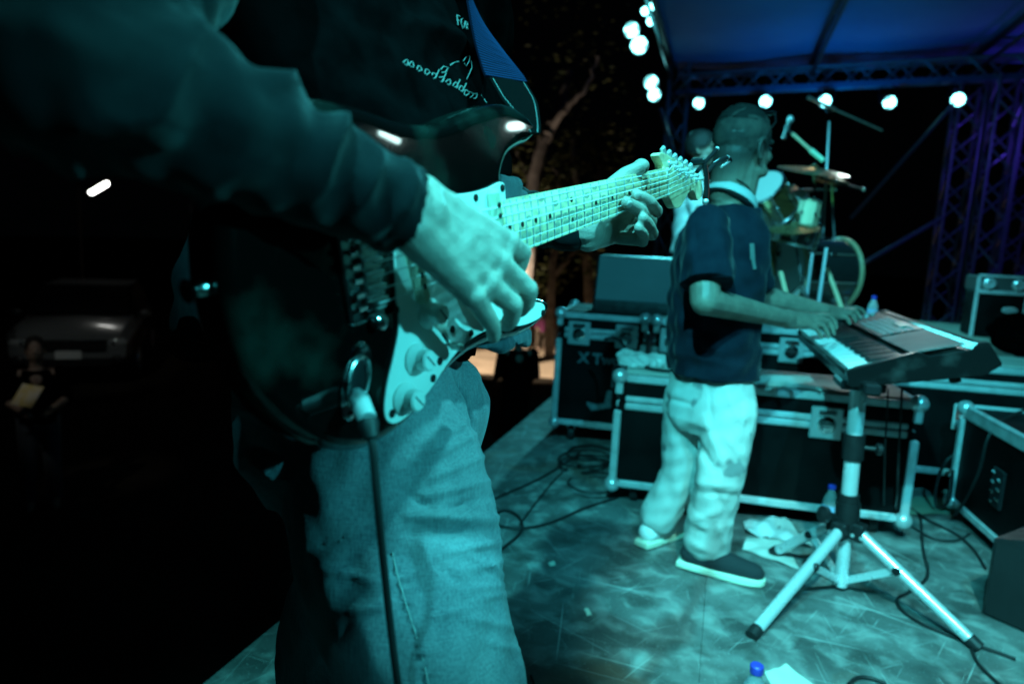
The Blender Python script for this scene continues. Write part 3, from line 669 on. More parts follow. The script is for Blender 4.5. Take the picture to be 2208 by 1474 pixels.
MB().prism([(0.0, 0.0), (0.38, -0.012), (0.425, 0.012), (0.425, 0.02), (0.40, 0.082), (0.375, 0.086), (0.355, 0.070), (0.19, 0.060), (0.182, 0.03), (0.02, 0.03), (0.0, 0.032)], (0, 0.033, 0), (1, 0, 0), (0, 0, 1), (0, 1, 0), KL - 0.066, 0.002).build('body', M_kb, kb, local=True)
MB().prism([(0.20, 0.0), (0.352, 0.0), (0.352, 0.004), (0.2, 0.004)], (0.0, 0.04, 0.0635), (1, 0, 0.055), (0, 0, 1), (0, 1, 0), 0.40, 0.001).build('dust_panel', M_kb_grey, kb, local=True)
ctl = MB().prism([(0.20, 0.0), (0.352, 0.0), (0.352, 0.007), (0.2, 0.007)], (0.0, 0.45, 0.0635), (1, 0, 0.055), (0, 0, 1), (0, 1, 0), 0.70, 0.001).build('control_panel', M_blackp, kb, local=True)
disp = kbox((0.315, 0.62, 0.090), (0.035, 0.14, 0.006), 0.002).build('display', mat('display_grey', (0.20, 0.25, 0.24), 0.2), ctl, local=True)
src = None
for i in range(5):
    for j in range(14):
        if (i, j) in ((4, 3), (4, 4), (4, 5), (4, 6), (3, 4), (3, 5)): continue
        y = 0.475 + 0.030 * j; x = 0.225 + 0.024 * i; z = 0.0635 + 0.055 * x + 0.0085
        if src is None:
            src = kbox((0, 0, 0), (0.010, 0.017, 0.005), 0.0015).build('button', M_grey_btn, ctl, local=True); src.matrix_local = Matrix.Translation((x, y, z))
        else: share(src, 'button', Matrix.Translation((x, y, z)), ctl)
for j in range(3):
    MB().lathe([(0.011, 0), (0.010, 0.014), (0.008, 0.016)], (0.25 + 0.03 * j, 1.02 + 0.02 * j, 0.084), (0, 0, 1), 14).build('knob', M_grey_btn if j != 1 else M_steel, ctl, local=True)
nwk = 45; ww = (KL - 0.08) / nwk; src = None
for k in range(nwk):
    Mx = Matrix.Translation((0.095, 0.04 + ww * (k + 0.5), 0.046 - 0.0006 * ((k * 7) % 3)))
    if src is None:
        src = kbox((0, 0, 0), (0.165, ww - 0.0012, 0.020), 0.0012).build('white_key', M_white_key, kb, local=True); src.matrix_local = Mx
    else: share(src, 'white_key', Mx, kb)
src = None
for k in range(nwk - 1):
    if (k + 2) % 7 in (2, 6): continue
    Mx = Matrix.Translation((0.130, 0.04 + ww * (k + 1), 0.0615))
    if src is None:
        src = MB().prism([(-0.050, 0), (0.052, 0), (0.052, 0.012), (-0.040, 0.012)], (0, -0.0058, -0.006), (1, 0, 0), (0, 0, 1), (0, 1, 0), 0.0116, 0.0012).build('black_key', M_black_key, kb, local=True); src.matrix_local = Mx
    else: share(src, 'black_key', Mx, kb)
for yy in (0.10, 1.05):
    for xx in (0.05, 0.33): MB().lathe([(0.016, 0), (0.018, -0.012), (0.014, -0.016)], (xx, yy, -0.012 - 0.05 * xx), (0, 0, 1), 12).build('foot', M_rubber, kb, local=True)

HB = ZP(1812, 1272, 0.0); hb = HB
stn = thing('keyboard_stand', 'silver and black tripod column stand under the keyboard', 'keyboard stand', tuple(HB))
ctop = PY(1851, 842, hb[1]) ; 
def onc(z): return np.array([hb[0] + (ctop[0] - hb[0]) * z / ctop[2], hb[1], z])
MB().tube([onc(0.02), onc(0.30)], 0.022, 16).build('lower_tube', M_alu, stn)
MB().tube([onc(0.24), onc(0.33)], 0.040, 16).tube([onc(0.33), onc(0.36)], 0.034, 16).build('lower_collar', M_blackp, stn)
MB().tube([onc(0.36), onc(0.50)], 0.026, 18).build('middle_tube', M_alu, stn)
MB().tube([onc(0.485), onc(0.575)], 0.035, 16).build('upper_collar', M_blackp, stn)
MB().tube([onc(0.575), onc(0.74)], 0.026, 18).build('upper_tube', M_alu, stn)
kn1 = MB().tube([onc(0.53) + np.array([0.03, -0.01, 0]), onc(0.53) + np.array([0.07, -0.02, 0])], 0.008, 8).lathe([(0.012, 0), (0.022, 0.006), (0.02, 0.02), (0.01, 0.024)], onc(0.53) + np.array([0.065, -0.02, 0]), (1, -0.3, 0), 12).build('clamp_knob', M_blackp, stn)
MB().tube([onc(0.27) + np.array([-0.04, -0.01, 0]), onc(0.29) + np.array([-0.085, -0.02, 0.01])], 0.009, 8).lathe([(0.012, 0), (0.03, 0.006), (0.03, 0.02), (0.012, 0.03)], onc(0.285) + np.array([-0.08, -0.02, 0]), (-1, -0.2, 0.2), 12).build('clamp_knob', M_blackp, stn)
MB().box(onc(0.765) + kl * 0.28, (0.05, 0.95, 0.035), (kh, kl, Z3), 0.006).build('support_arm', M_blackm, stn)
MB().box(onc(0.75), (0.14, 0.14, 0.03), (kh, kl, Z3), 0.006).build('head_plate', M_blackm, stn)
feet = [ZP(1622, 1368, 0.014), ZP(2108, 1393, 0.014), ZP(1668, 1190, 0.014)]
tops = [onc(0.235), onc(0.235), onc(0.235)]
for ft, tp in zip(feet, tops):
    d = nz((ft - tp) * np.array([1, 1, 0])); a = tp + d * 0.045
    sd = np.cross(d, Z3)
    leg = MB().tube([a, ft], 0.0185, 16).build('leg', M_alu, stn)
    MB().tube([ft + nz(a - ft) * 0.03, ft - nz(a - ft) * 0.006], 0.0205, 14).build('rubber_tip', M_rubber, leg)
    MB().box((tp + a) / 2 + Z3 * 0.0, (0.085, 0.05, 0.062), (d, sd, Z3), 0.006).build('hub_bracket', M_blackp, stn)
    m = a + (ft - a) * 0.36; bt = onc(0.035)
    s_ = MB(); dirb = nz(bt - m); up = nz(np.cross(dirb, sd))
    s_.box((m + bt) / 2, (np.linalg.norm(bt - m), 0.006, 0.024), (dirb, sd, np.cross(dirb, sd))).build('strut', M_alu, stn)
    MB().lathe([(0.012, -0.024), (0.014, -0.02), (0.014, 0.02), (0.012, 0.024)], m, sd, 12).build('pivot_bolt', M_blackm, stn)
    for q in (-0.015, 0.015): MB().lathe([(0.007, 0), (0.006, 0.003), (0.002, 0.004)], tp + d * (0.05 + q) + sd * 0.025 - Z3 * 0.01, sd, 10).build('rivet', M_steel, stn)

# ------------------------------------------------------------------ bottles, paper, cables, litter
M_pet = mat('clear_plastic', (0.80, 0.9, 0.92), 0.12, trans=0.75, ior=1.33)
def bottle(label, p, h=0.215, r=0.032, rz=0):
    p = np.asarray(p, float); t = thing('water_bottle', label, 'bottle', tuple(p), group='plastic water bottles')
    k = h / 0.215
    MB().lathe([(r * 0.8, 0.0), (r, 0.008), (r, 0.05 * k), (r * 0.93, 0.06 * k), (r, 0.07 * k), (r, 0.135 * k), (r * 0.85, 0.155 * k), (r * 0.5, 0.180 * k), (0.0125, 0.188 * k), (0.0125, 0.198 * k)], p, Z3, 22).build('body', M_pet, t)
    MB().lathe([(0.0150, 0.194 * k), (0.0158, 0.196 * k), (0.0158, 0.212 * k), (0.013, 0.215 * k)], p, Z3, 18).build('cap', M_blue_cap, t)
    MB().lathe([(r + 0.0008, 0.072 * k), (r + 0.0008, 0.125 * k)], p, Z3, 22).build('label_band', M_label, t)
bottle('water bottle with blue cap standing on the floor behind the stand hub', ZP(1782, 1146, 0))
p = ZP(1632, 1440, 0.205); bottle('water bottle with blue cap at the bottom edge in front of the tripod leg', (p[0], p[1], 0))
p = ZP(1881, 668, RZ); bottle('small water bottle standing on the drum platform beside the towel', PY(1881, 672, 5.05) * np.array([1, 1, 0]) + Z3 * RZ, 0.235, 0.035)
# crumpled towel on the platform
c = PY(1855, 668, 5.2); c[2] = RZ + 0.02
mb = MB().ell(c, (0.16, 0.08, 0.05)).ell(c + np.array([0.1, 0, -0.01]), (0.14, 0.08, 0.035)); me = remesh(mb, 0.008, 2); V, N = getV(me); V += N * (0.007 * wn(V, 0.07, 3))[:, None]; V[:, 2] = np.maximum(V[:, 2], RZ); setV(me, V)
link_mesh(me, 'towel', M_cloth_white, label='crumpled white towel on the drum platform', cat='towel', loc=(c[0], c[1], RZ))
def sheet(name, label, cat, pts, m, z=0.003, lift=0.004, seed=1, n=14):
    P = np.array([ZP(x, y, z) for x, y in pts]); mb = MB(); rs = np.random.RandomState(seed); ph = rs.uniform(0, 6.28, 6)
    for i in range(n + 1):
        for j in range(n + 1):
            u, v = i / n, j / n; q = (P[0] * (1 - u) + P[1] * u) * (1 - v) + (P[3] * (1 - u) + P[2] * u) * v
            q = q + Z3 * lift * (1 + math.sin(u * 7 + ph[0]) * math.sin(v * 6 + ph[1]) + 0.6 * math.sin(u * 13 + v * 9 + ph[2])); mb.v.append(tuple(q))
    mb.f = [(i * (n + 1) + j, (i + 1) * (n + 1) + j, (i + 1) * (n + 1) + j + 1, i * (n + 1) + j + 1) for i in range(n) for j in range(n)]
    k = len(mb.v); top = list(mb.v); mb.v += [(a, b, c - 0.0015) for a, b, c in top]; mb.f += [tuple(i + k for i in q[::-1]) for q in list(mb.f)]
    return mb.build(name, m, label=label, cat=cat, loc=P[0])
sheet('paper_sheet', 'pale sheet of paper lying beside the front water bottle', 'paper', [(1648, 1450), (1695, 1432), (1760, 1480), (1690, 1520)], M_paper, 0.002, 0.002, 3)
sheet('plastic_sheet', 'crumpled pale plastic sheet on the floor behind the shoe', 'plastic sheet', [(1602, 1128), (1690, 1118), (1752, 1185), (1610, 1152)], mat('milky_plastic', (0.62, 0.64, 0.64), 0.3, spec=0.6), 0.004, 0.012, 8)
sheet('plastic_sheet', 'second plastic sheet under the stand hub', 'plastic sheet', [(1610, 1160), (1690, 1165), (1725, 1228), (1600, 1185)], M_ply, 0.004, 0.004, 11)
sheet('litter_scrap', 'tiny pale scrap on the floor right of the jeans', 'litter', [(1182, 1213), (1195, 1209), (1198, 1218), (1186, 1221)], M_paper, 0.002, 0.002, 4, 4)
sheet('litter_scrap', 'small white scrap on the floor below the shoe, left of the tripod leg', 'litter', [(1259, 1312), (1268, 1310), (1276, 1325), (1266, 1327)], M_paper, 0.002, 0.002, 5, 4)
sheet('green_mat', 'greenish mat under the cables beside the right case', 'mat', [(1955, 1075), (2040, 1070), (2080, 1105), (1960, 1110)], mat('green_mat_cloth', (0.20, 0.30, 0.22), 0.8), 0.004, 0.003, 6)
def cable(label, pts, r=0.0045, m=None, z=0.006, w3=False, closed=False):
    P = [np.asarray(p) if w3 else ZP(p[0], p[1], z) for p in pts]; Q = crom(P, 7, closed)
    return MB().tube(Q, r, 7).build('cable', m or M_rubber, label=label, cat='cable', loc=P[0], group='black cables on the stage floor')
cable('black cable crossing the floor from the long case to a loop beside the jeans', [(1330, 1072), (1260, 1095), (1190, 1125), (1128, 1138), (1075, 1132), (1062, 1115), (1085, 1100), (1112, 1108), (1126, 1128), (1120, 1150), (1085, 1180), (1040, 1210), (1000, 1240)], 0.006)
cable('black cable lying from the jeans up towards the left case', [(1030, 1090), (1100, 1060), (1165, 1030), (1215, 1000), (1250, 975)], 0.0055)
cable('thin black cable beside it towards the left case', [(1120, 1130), (1150, 1090), (1190, 1040), (1225, 1005)], 0.004)
for k, (cx_, cy_, rx, ry) in enumerate([(1262, 988, 58, 18), (1270, 975, 48, 15), (1255, 1000, 52, 17), (1275, 992, 40, 12), (1285, 1040, 58, 22)]):
    cable(['outer coil of cable before the left case', 'upper coil of cable before the left case', 'lower coil of cable before the left case', 'small inner coil of cable before the left case', 'single loop of cable at the corner of the long case'][k],
          [(cx_ + rx * math.cos(a) * (1 + 0.05 * math.sin(3 * a + k)), cy_ + ry * math.sin(a)) for a in np.linspace(0.2 + k, 5.9 + k, 14)], 0.006, None, 0.006 + 0.008 * k)
cable('black cable looping behind the right tripod leg', [(1985, 1110), (1990, 1180), (2000, 1240), (1960, 1275), (1935, 1290), (1945, 1315), (1990, 1345), (2050, 1370), (2120, 1395), (2190, 1420)], 0.006)
cable('black cable trailing from the right case to the floor monitor', [(1950, 1085), (2000, 1120), (2060, 1150), (2100, 1185), (2125, 1225)], 0.006)
cable('thin black cable curving past the right case foot', [(1960, 1130), (2010, 1160), (2060, 1165), (2090, 1150)], 0.005)
cable('thin black cable in the right foreground', [(2095, 1398), (2110, 1430), (2150, 1470), (2190, 1500)], 0.005)
cable('black cable end at the bottom edge', [(1830, 1474), (1850, 1460), (1880, 1462), (1910, 1474)], 0.006)
cable('thin cable hanging from the keyboard down to the floor', [PY(1945, 835, 2.55), PY(1942, 900, 2.5), PY(1938, 980, 2.5), PY(1935, 1060, 2.55), ZP(1932, 1125, 0.006), ZP(1950, 1150, 0.006)], 0.004, w3=True)
cable('second thin cable hanging from the keyboard', [PY(1915, 838, 2.5), PY(1912, 900, 2.45), PY(1908, 980, 2.45), ZP(1905, 1130, 0.006)], 0.003, w3=True)
cable('black cable draped over the lid of the right end on case', [PF(-0.01, 0.35, 0.53), PF(0.08, 0.25, 0.56), PF(0.2, 0.1, 0.53), PF(0.30, -0.012, 0.46), PF(0.27, -0.014, 0.3), PF(0.2, -0.014, 0.16), PF(0.12, -0.02, 0.03)], 0.006, w3=True)
cable('coiled black cable hanging on the corner of the right end on case', [PF(-0.02, 0.02, 0.30), PF(-0.03, -0.03, 0.24), PF(-0.02, -0.06, 0.12), PF(0.02, -0.06, 0.03), PF(0.06, -0.03, 0.08), PF(0.03, -0.02, 0.22)], 0.007, w3=True)
# white plastic and cable between the cases
c = PC(0.07, 0.20, 0.60)
mb = MB().ell(c + Z3 * 0.035, (0.10, 0.08, 0.035)).ell(c + np.array([0.08, 0.03, 0.03]), (0.08, 0.06, 0.03)).ell(c + np.array([-0.04, 0.03, 0.05]), (0.05, 0.05, 0.03)); me = remesh(mb, 0.006, 2); V, N = getV(me); V += N * (0.008 * wn(V, 0.05, 9))[:, None]; V[:, 2] = np.maximum(V[:, 2], 0.613); setV(me, V)
link_mesh(me, 'plastic_bag', mat('milky_plastic', (0.62, 0.64, 0.64), 0.3), label='crumpled clear plastic bag on the left end of the long case', cat='bag', loc=(c[0], c[1], 0.613))
cable('black cable draped over the left end of the long case', [PC(-0.12, 0.55, 0.68), PC(-0.05, 0.45, 0.70), PC(0.02, 0.3, 0.66), PC(0.10, 0.14, 0.625), PC(0.2, 0.10, 0.62), PC(0.32, 0.12, 0.622)], 0.008, w3=True)

# ------------------------------------------------------------------ electric guitar
_r = np.array([-1.38205763, -0.3048989, 2.55579505]); _t = np.array([0.23639517, -0.24434237, 1.04425789])
_a = np.linalg.norm(_r); _k = _r / _a; _K = np.array([[0, -_k[2], _k[1]], [_k[2], 0, -_k[0]], [-_k[1], _k[0], 0]])
GR = np.eye(3) + math.sin(_a) * _K + (1 - math.cos(_a)) * _K @ _K
gX, gY, gZ = -cv(GR[:, 0]), cv(GR[:, 1]), -cv(GR[:, 2]); gO = cw(_t)
GM = basis(gO, gX, gY, gZ)
def GL(x, y, h): return gO - gX * x / 1000 + gY * y / 1000 + gZ * h / 1000      # mm from the nut towards the bridge, up, proud
def GP(px, py, h):
    D = dirv(px, py); o = gO + gZ * h / 1000; return cC + D * (((o - cC) @ gZ) / (D @ gZ))
gt = thing('electric_guitar', 'black gloss electric guitar with white pickguard and maple neck held in the foreground', 'guitar', M=GM)
mm = lambda pts: np.array([(-x / 1000, y / 1000) for x, y in pts])
fret = lambda n: 648 * (1 - 2 ** (-n / 12))
body_pts = [(373, 90), (378, 102), (392, 111), (414, 118), (443, 119), (490, 112), (535, 104), (580, 107), (630, 120), (680, 126), (725, 112), (757, 72), (771, 30), (773, -10), (766, -52), (748, -90), (722, -120), (690, -139), (655, -144), (619, -138), (583, -121), (540, -109), (495, -108), (445, -117), (402, -116), (380, -106), (377, -95), (392, -86), (418, -76), (438, -60), (445, -38), (446, 0), (446, 32), (443, 52), (430, 68), (408, 76), (386, 80)]
out = crom(mm(body_pts), 6)
if np.sum(out[:, 0] * np.roll(out[:, 1], -1) - np.roll(out[:, 0], -1) * out[:, 1]) < 0: out = out[::-1]
def rounded_slab(out, z0, z1, r, steps=4):
    mb = MB(); rings = []
    for k in range(steps + 1):
        a = math.pi / 2 * k / steps; rings.append((r * (1 - math.sin(a)), z0 + r * (1 - math.cos(a))))
    for k in range(steps + 1):
        a = math.pi / 2 * (1 - k / steps); rings.append((r * (1 - math.sin(a)), z1 - r * (1 - math.cos(a))))
    rings = [(r * 1.15, z0)] + rings + [(r * 1.15, z1)]
    n = len(out); U = (inset(out, 1e-4) - out) / 1e-4; lim = np.full(n, r)
    for i in range(n):                                  # keep the rounding inside thin horns
        rel = out - out[i]; ds = np.linalg.norm(rel, axis=1); ahead = (rel @ U[i]) / (ds * np.linalg.norm(U[i]) + 1e-9) > 0.75
        if ahead.any(): lim[i] = min(r, 0.40 * ds[ahead].min())
    for _ in range(6): lim = np.minimum(lim, (np.roll(lim, 1) + lim + np.roll(lim, -1)) / 3)
    for d, z in rings:
        Q = out + U * (np.minimum(1, lim / r) * d)[:, None]
        mb.v += [(q[0], q[1], z) for q in Q]
    m = len(rings)
    mb.f = [(i * n + k, i * n + (k + 1) % n, (i + 1) * n + (k + 1) % n, (i + 1) * n + k) for i in range(m - 1) for k in range(n)]
    mb.f += [tuple(range(n - 1, -1, -1)), tuple(range((m - 1) * n, m * n))]
    return mb
rounded_slab(out, -0.047, -0.003, 0.0120, 6).build('body', M_gloss, gt, local=True, smooth=50)
pg_pts = [(449, 41), (451, 45), (460, 46.5), (478, 43.5), (500, 42), (528, 43), (552, 47), (577, 57), (596, 66), (606, 64), (612, 50), (618, 20), (623, -12), (626, -30), (627, -52), (638, -74), (649, -92), (657, -110), (658, -123), (650, -131), (637, -132), (622, -128), (598, -119), (571, -105), (548, -96), (529, -92.5), (505, -92), (480, -95), (447, -104), (420, -107), (402, -106), (392, -100), (393, -93), (404, -88), (424, -82), (440, -72), (449, -58), (451, -38), (451, 0), (449.5, 30)]
P_ = mm(pg_pts)
P_ = crom(P_, 3)
MB().prism(P_, (0, 0, -0.0032), (1, 0, 0), (0, 1, 0), (0, 0, 1), 0.0022, 0.0004).build('pickguard_edge', M_guard_edge, gt, local=True)
if np.sum(P_[:, 0] * np.roll(P_[:, 1], -1) - np.roll(P_[:, 0], -1) * P_[:, 1]) < 0: P_ = P_[::-1]
pg = MB().prism(inset(P_, 0.0007), (0, 0, -0.0011), (1, 0, 0), (0, 1, 0), (0, 0, 1), 0.0017, 0.0006).build('pickguard', M_guard, gt, local=True)
for x, y in [(455, 40), (548, 41.5), (501, 36), (628, -39), (559, -75), (532, -86.5), (582, -98), (594, -110), (650, -121), (467, -95), (398, -102), (446, -82)]:
    MB().lathe([(0.0036, 0.0), (0.0038, 0.0008), (0.002, 0.0012)], (-x / 1000, y / 1000, 0.0004), (0, 0, 1), 12).build('screw', M_screw, pg, local=True)
# selector slot and lever
MB().box((-0.5685, -0.083, 0.0008), (0.0022, 0.020, 0.0006), (nz([0.82, 0.57, 0]), nz([-0.57, 0.82, 0]), np.array([0, 0, 1.0]))).build('switch_slot', M_screw, pg, local=True)
sw = MB().tube([(-0.570, -0.085, 0.0), (-0.571, -0.086, 0.010)], 0.0014, 8).build('switch_lever', M_chrome, pg, local=True)
MB().cap((-0.571, -0.086, 0.009), (-0.5715, -0.0865, 0.017), 0.004, 0.0035, 12).build('switch_tip', M_guard, sw, local=True)
for x, y in [(589, -52), (613, -86), (634, -114)]:
    k = MB().lathe([(0.0135, 0.0), (0.0138, 0.002), (0.0105, 0.006), (0.0092, 0.0075), (0.0088, 0.0155), (0.0075, 0.017), (0.003, 0.0172)], (-x / 1000, y / 1000, 0.0007), (0, 0, 1), 28).build('knob', M_guard, gt, local=True)
    MB().box((-x / 1000, y / 1000, 0.0180), (0.0012, 0.013, 0.0004), (nz([0.8, 0.6, 0]), nz([-0.6, 0.8, 0]), np.array([0, 0, 1.0]))).build('slot', M_screw, k, local=True)
M_cover = mat('aged_white_cover', (0.50, 0.50, 0.38), 0.4)
for x, sl in ((476, 0.0), (545, 0.0), (603, -0.17)):
    ex = np.array([math.sin(sl), math.cos(sl), 0]); ey = np.array([math.cos(sl), -math.sin(sl), 0])
    c = np.array([-x / 1000, 0, 0.004])
    pk = MB().box(c, (0.083, 0.0155, 0.010), (ex, ey, np.array([0, 0, 1.0])), 0.004).build('pickup', M_cover, gt, local=True)
    for s in range(6): MB().lathe([(0.0026, 0), (0.0026, 0.0012), (0.0018, 0.0016)], c + ex * (-0.026 + 0.0104 * s) + np.array([0, 0, 0.0048]), (0, 0, 1), 10).build('pole_piece', M_screw, pk, local=True)
br = MB().box((-0.660, 0, 0.000), (0.036, 0.078, 0.005), None, 0.0015).build('bridge_plate', M_chrome, gt, local=True)
for s in range(6):
    y = -0.0262 + 0.0105 * s
    MB().box((-0.655, y, 0.0065), (0.022, 0.0098, 0.006), None, 0.002).tube([(-0.667, y, 0.0075), (-0.675, y, 0.0075)], 0.0022, 8).build('saddle', M_chrome, br, local=True)
for s in range(6): MB().lathe([(0.003, 0), (0.003, 0.002), (0.0015, 0.003)], (-0.641, -0.026 + 0.0104 * s, 0.0025), (0, 0, 1), 10).build('bridge_screw', M_chrome, br, local=True)
MB().lathe([(0.006, 0), (0.006, 0.008), (0.004, 0.009)], (-0.652, -0.042, 0.0), (0, 0, 1), 14).build('arm_socket', M_chrome, br, local=True)
# jack plate (boat), plug lives with the cable
jo = np.array([-0.680, -0.082, 0.0]); jd = nz([-0.42, -0.80, 0]); jn = np.cross([0, 0, 1.0], jd)
poly = [(0.031 * math.copysign(abs(math.cos(a)) ** 0.85, math.cos(a)), 0.0145 * math.sin(a)) for a in np.linspace(0, 2 * math.pi, 36, endpoint=False)]
jp = MB().prism(poly, jo - np.array([0, 0, 0.0034]), jd, jn, (0, 0, 1), 0.0024, 0.0008).build('jack_plate', M_chrome, gt, local=True)
rim = [jo + jd * 0.019 * math.cos(a) + jn * 0.0105 * math.sin(a) + np.array([0, 0, 0.0]) for a in np.linspace(0, 2 * math.pi, 28, endpoint=False)]
MB().tube(rim + rim[:1], 0.0018, 8, False).build('jack_rim', M_chrome, jp, local=True)
MB().ell(jo + np.array([0, 0, -0.001]), (0.017, 0.0095, 0.0012), (jd, jn, np.array([0, 0, 1.0])), 18, 6).build('jack_cup', M_blackm, jp, local=True)
for s in (-1, 1): MB().lathe([(0.0034, 0), (0.003, 0.001), (0.001, 0.0016)], jo + jd * 0.026 * s - np.array([0, 0, 0.001]), (0, 0, 1), 12).build('screw', M_chrome, jp, local=True)
for p, d in (((-0.7725, 0.012, -0.025), (-1, 0.05, 0)), ((-0.3755, 0.094, -0.025), (1, 0.15, 0))):
    MB().lathe([(0.006, -0.002), (0.0055, 0.004), (0.004, 0.007), (0.0075, 0.011), (0.008, 0.013), (0.004, 0.0145)], p, d, 18).build('strap_button', M_chrome, gt, local=True)
# neck
def nw(x): return 21 + 7.2 * min(x, 458) / 455
secs = [(-4, 11), (40, 11.5), (200, 12), (380, 13), (440, 13.5), (458, 13.5)]
mb = MB(); nn = 14
for x, dp in secs:
    w = nw(max(0, x))
    for k in range(nn + 1):
        a = math.pi * k / nn; mb.v.append((-x / 1000, -w / 1000 * math.cos(a), (-2.8 - dp * math.sin(a) ** 0.8) / 1000 if 0 < k < nn else -0.0028))
    mb.v += [(-x / 1000, w / 1000, -0.0026), (-x / 1000, -w / 1000, -0.0026)]
q = nn + 3
mb.f = [(i * q + k, i * q + (k + 1) % q, (i + 1) * q + (k + 1) % q, (i + 1) * q + k) for i in range(len(secs) - 1) for k in range(q)] + [tuple(range(q)), tuple(range(len(mb.v) - q, len(mb.v)))]
neck = mb.build('neck', M_maple, gt, local=True)
mb = MB(); secs = list(np.linspace(1.5, 460, 24)); q = 8
for x in secs:
    w = nw(x)
    for k in range(7):
        y = -w + 2 * w * k / 6; mb.v.append((-x / 1000, y / 1000, (1.8 - 1.1 * (y / w) ** 2) / 1000))
    mb.v += [(-x / 1000, w / 1000, -0.0026), (-x / 1000, -w / 1000, -0.0026)]
q = 9
mb.f = [(i * q + k, i * q + (k + 1) % q, (i + 1) * q + (k + 1) % q, (i + 1) * q + k) for i in range(len(secs) - 1) for k in range(q)] + [tuple(range(q)), tuple(range(len(mb.v) - q, len(mb.v)))]
fb = mb.build('fingerboard', M_maple, gt, local=True, smooth=30)
for n in range(1, 22):
    x = fret(n); w = nw(x) - 0.4
    pts = [(-x / 1000, (-w + 2 * w * k / 6) / 1000, (2.2 - 1.1 * ((-w + 2 * w * k / 6) / w) ** 2) / 1000) for k in range(7)]
    MB().tube(pts, 0.0010, 6).build('fret', M_steel, fb, local=True)
for n, offs in ((3, (0,)), (5, (0,)), (7, (0,)), (9, (0,)), (12, (11.5, -11.5)), (15, (0,)), (17, (0,)), (19, (0,)), (21, (0,))):
    x = (fret(n) + fret(n - 1)) / 2
    for y in offs: MB().lathe([(0.0031, -0.002), (0.0031, 0.0002), (0.001, 0.0003)], (-x / 1000, y / 1000, (1.8 - 1.1 * (y / 25) ** 2) / 1000), (0, 0, 1), 16).build('dot_inlay', M_screw, fb, local=True)
rs = np.random.RandomState(4)
for n in range(2, 20):                               # bare patches worn between the frets under the strings
    x0, x1 = fret(n - 1), fret(n); w = nw(x0)
    for s in range(6):
        if rs.rand() < (0.80 if s < 3 else 0.22):
            y = (-0.74 + 0.296 * s) * w; x = (x0 + x1) / 2 + rs.uniform(-2, 2)
            MB().ell((-x / 1000, y / 1000, (1.86 - 1.1 * (y / w) ** 2) / 1000), (min(0.0068, (x1 - x0) * 0.00036), 0.0030 + 0.0008 * rs.rand(), 0.00022), None, 12, 4).build('worn_patch', M_maple_wear, fb, local=True)
MB().box((0.0, 0, 0.0012), (0.0034, 0.042, 0.0056), None, 0.001).build('nut', mat('bone', (0.8, 0.78, 0.68), 0.35), neck, local=True)
hs = [(0, 21), (2, 27), (10, 34), (17, 41), (9, 44.5), (-6, 42.5), (-30, 37), (-90, 20), (-150, 1.5), (-172, -6), (-186, -18), (-190, -32), (-183, -44), (-170, -48), (-157, -44), (-148, -33), (-137, -28), (-120, -28.5), (-104, -34), (-86, -43), (-68, -47.5), (-50, -46), (-38, -39), (-30, -31), (-18, -24), (0, -21)]
hp = crom(mm(hs), 4)
if np.sum(hp[:, 0] * np.roll(hp[:, 1], -1) - np.roll(hp[:, 0], -1) * hp[:, 1]) < 0: hp = hp[::-1]
hsd = rounded_slab(hp, -0.0185, -0.0045, 0.0015, 2).build('headstock', M_maple, neck, local=True)
posts = []
for s in range(6):
    x = -28 - 25.5 * s; y = 25.5 - 7.1 * s; posts.append((x, y))
    tn = MB().lathe([(0.0062, 0), (0.0055, 0.002), (0.0034, 0.003), (0.0030, 0.008), (0.0038, 0.0105), (0.0036, 0.013), (0.001, 0.0135)], (-x / 1000, y / 1000, -0.0046), (0, 0, 1), 16).build('tuner_post', M_steel, neck, local=True)
    dy = nz([-0.27, 0.963, 0]); e = np.array([-x / 1000, y / 1000, -0.0125]) + dy * 0.006
    MB().tube([e, e + dy * 0.008], 0.0026, 8).box(e + dy * 0.014, (0.0135, 0.016, 0.0072), (nz([0.963, 0.27, 0]), dy, np.array([0, 0, 1.0])), 0.0028).build('tuner_button', M_steel, tn, local=True)
    MB().box(e - dy * 0.01 + np.array([0, 0, -0.008]), (0.018, 0.02, 0.008), None, 0.003).build('tuner_housing', M_chrome, tn, local=True)
for x, y in ((-58, 6.0), (-88, -3)): MB().box((-x / 1000, y / 1000, 0.0005), (0.005, 0.013, 0.002), None, 0.0008).tube([(-x / 1000, y / 1000, -0.005), (-x / 1000, y / 1000, 0.003)], 0.0022, 8).build('string_tree', M_steel, neck, local=True)
MB().box((0.085, 0.010, -0.0042), (0.075, 0.011, 0.0003), (nz([0.96, -0.28, 0]), nz([0.28, 0.96, 0]), np.array([0, 0, 1.0]))).build('faded_decal', mat('faded_decal', (0.30, 0.27, 0.20), 0.5), hsd, local=True)
for s in range(6):
    y0 = 17.6 - 7.04 * s; yb = 26.2 - 10.5 * s; r = (0.82, 0.72, 0.62, 0.36, 0.28, 0.24)[s] / 1000
    px_, py_ = posts[s]
    pts = [(-0.655, yb / 1000, 0.0108), (-0.3, (y0 + (yb - y0) * 0.46) / 1000, 0.0060), (0.0, y0 / 1000, 0.0046)]
    pts += [(-px_ / 1000, py_ / 1000 - 0.003, 0.0012 if s < 3 else 0.0005)]
    MB().tube(pts, max(r, 0.00034), 6).build('string', M_string, gt, local=True)

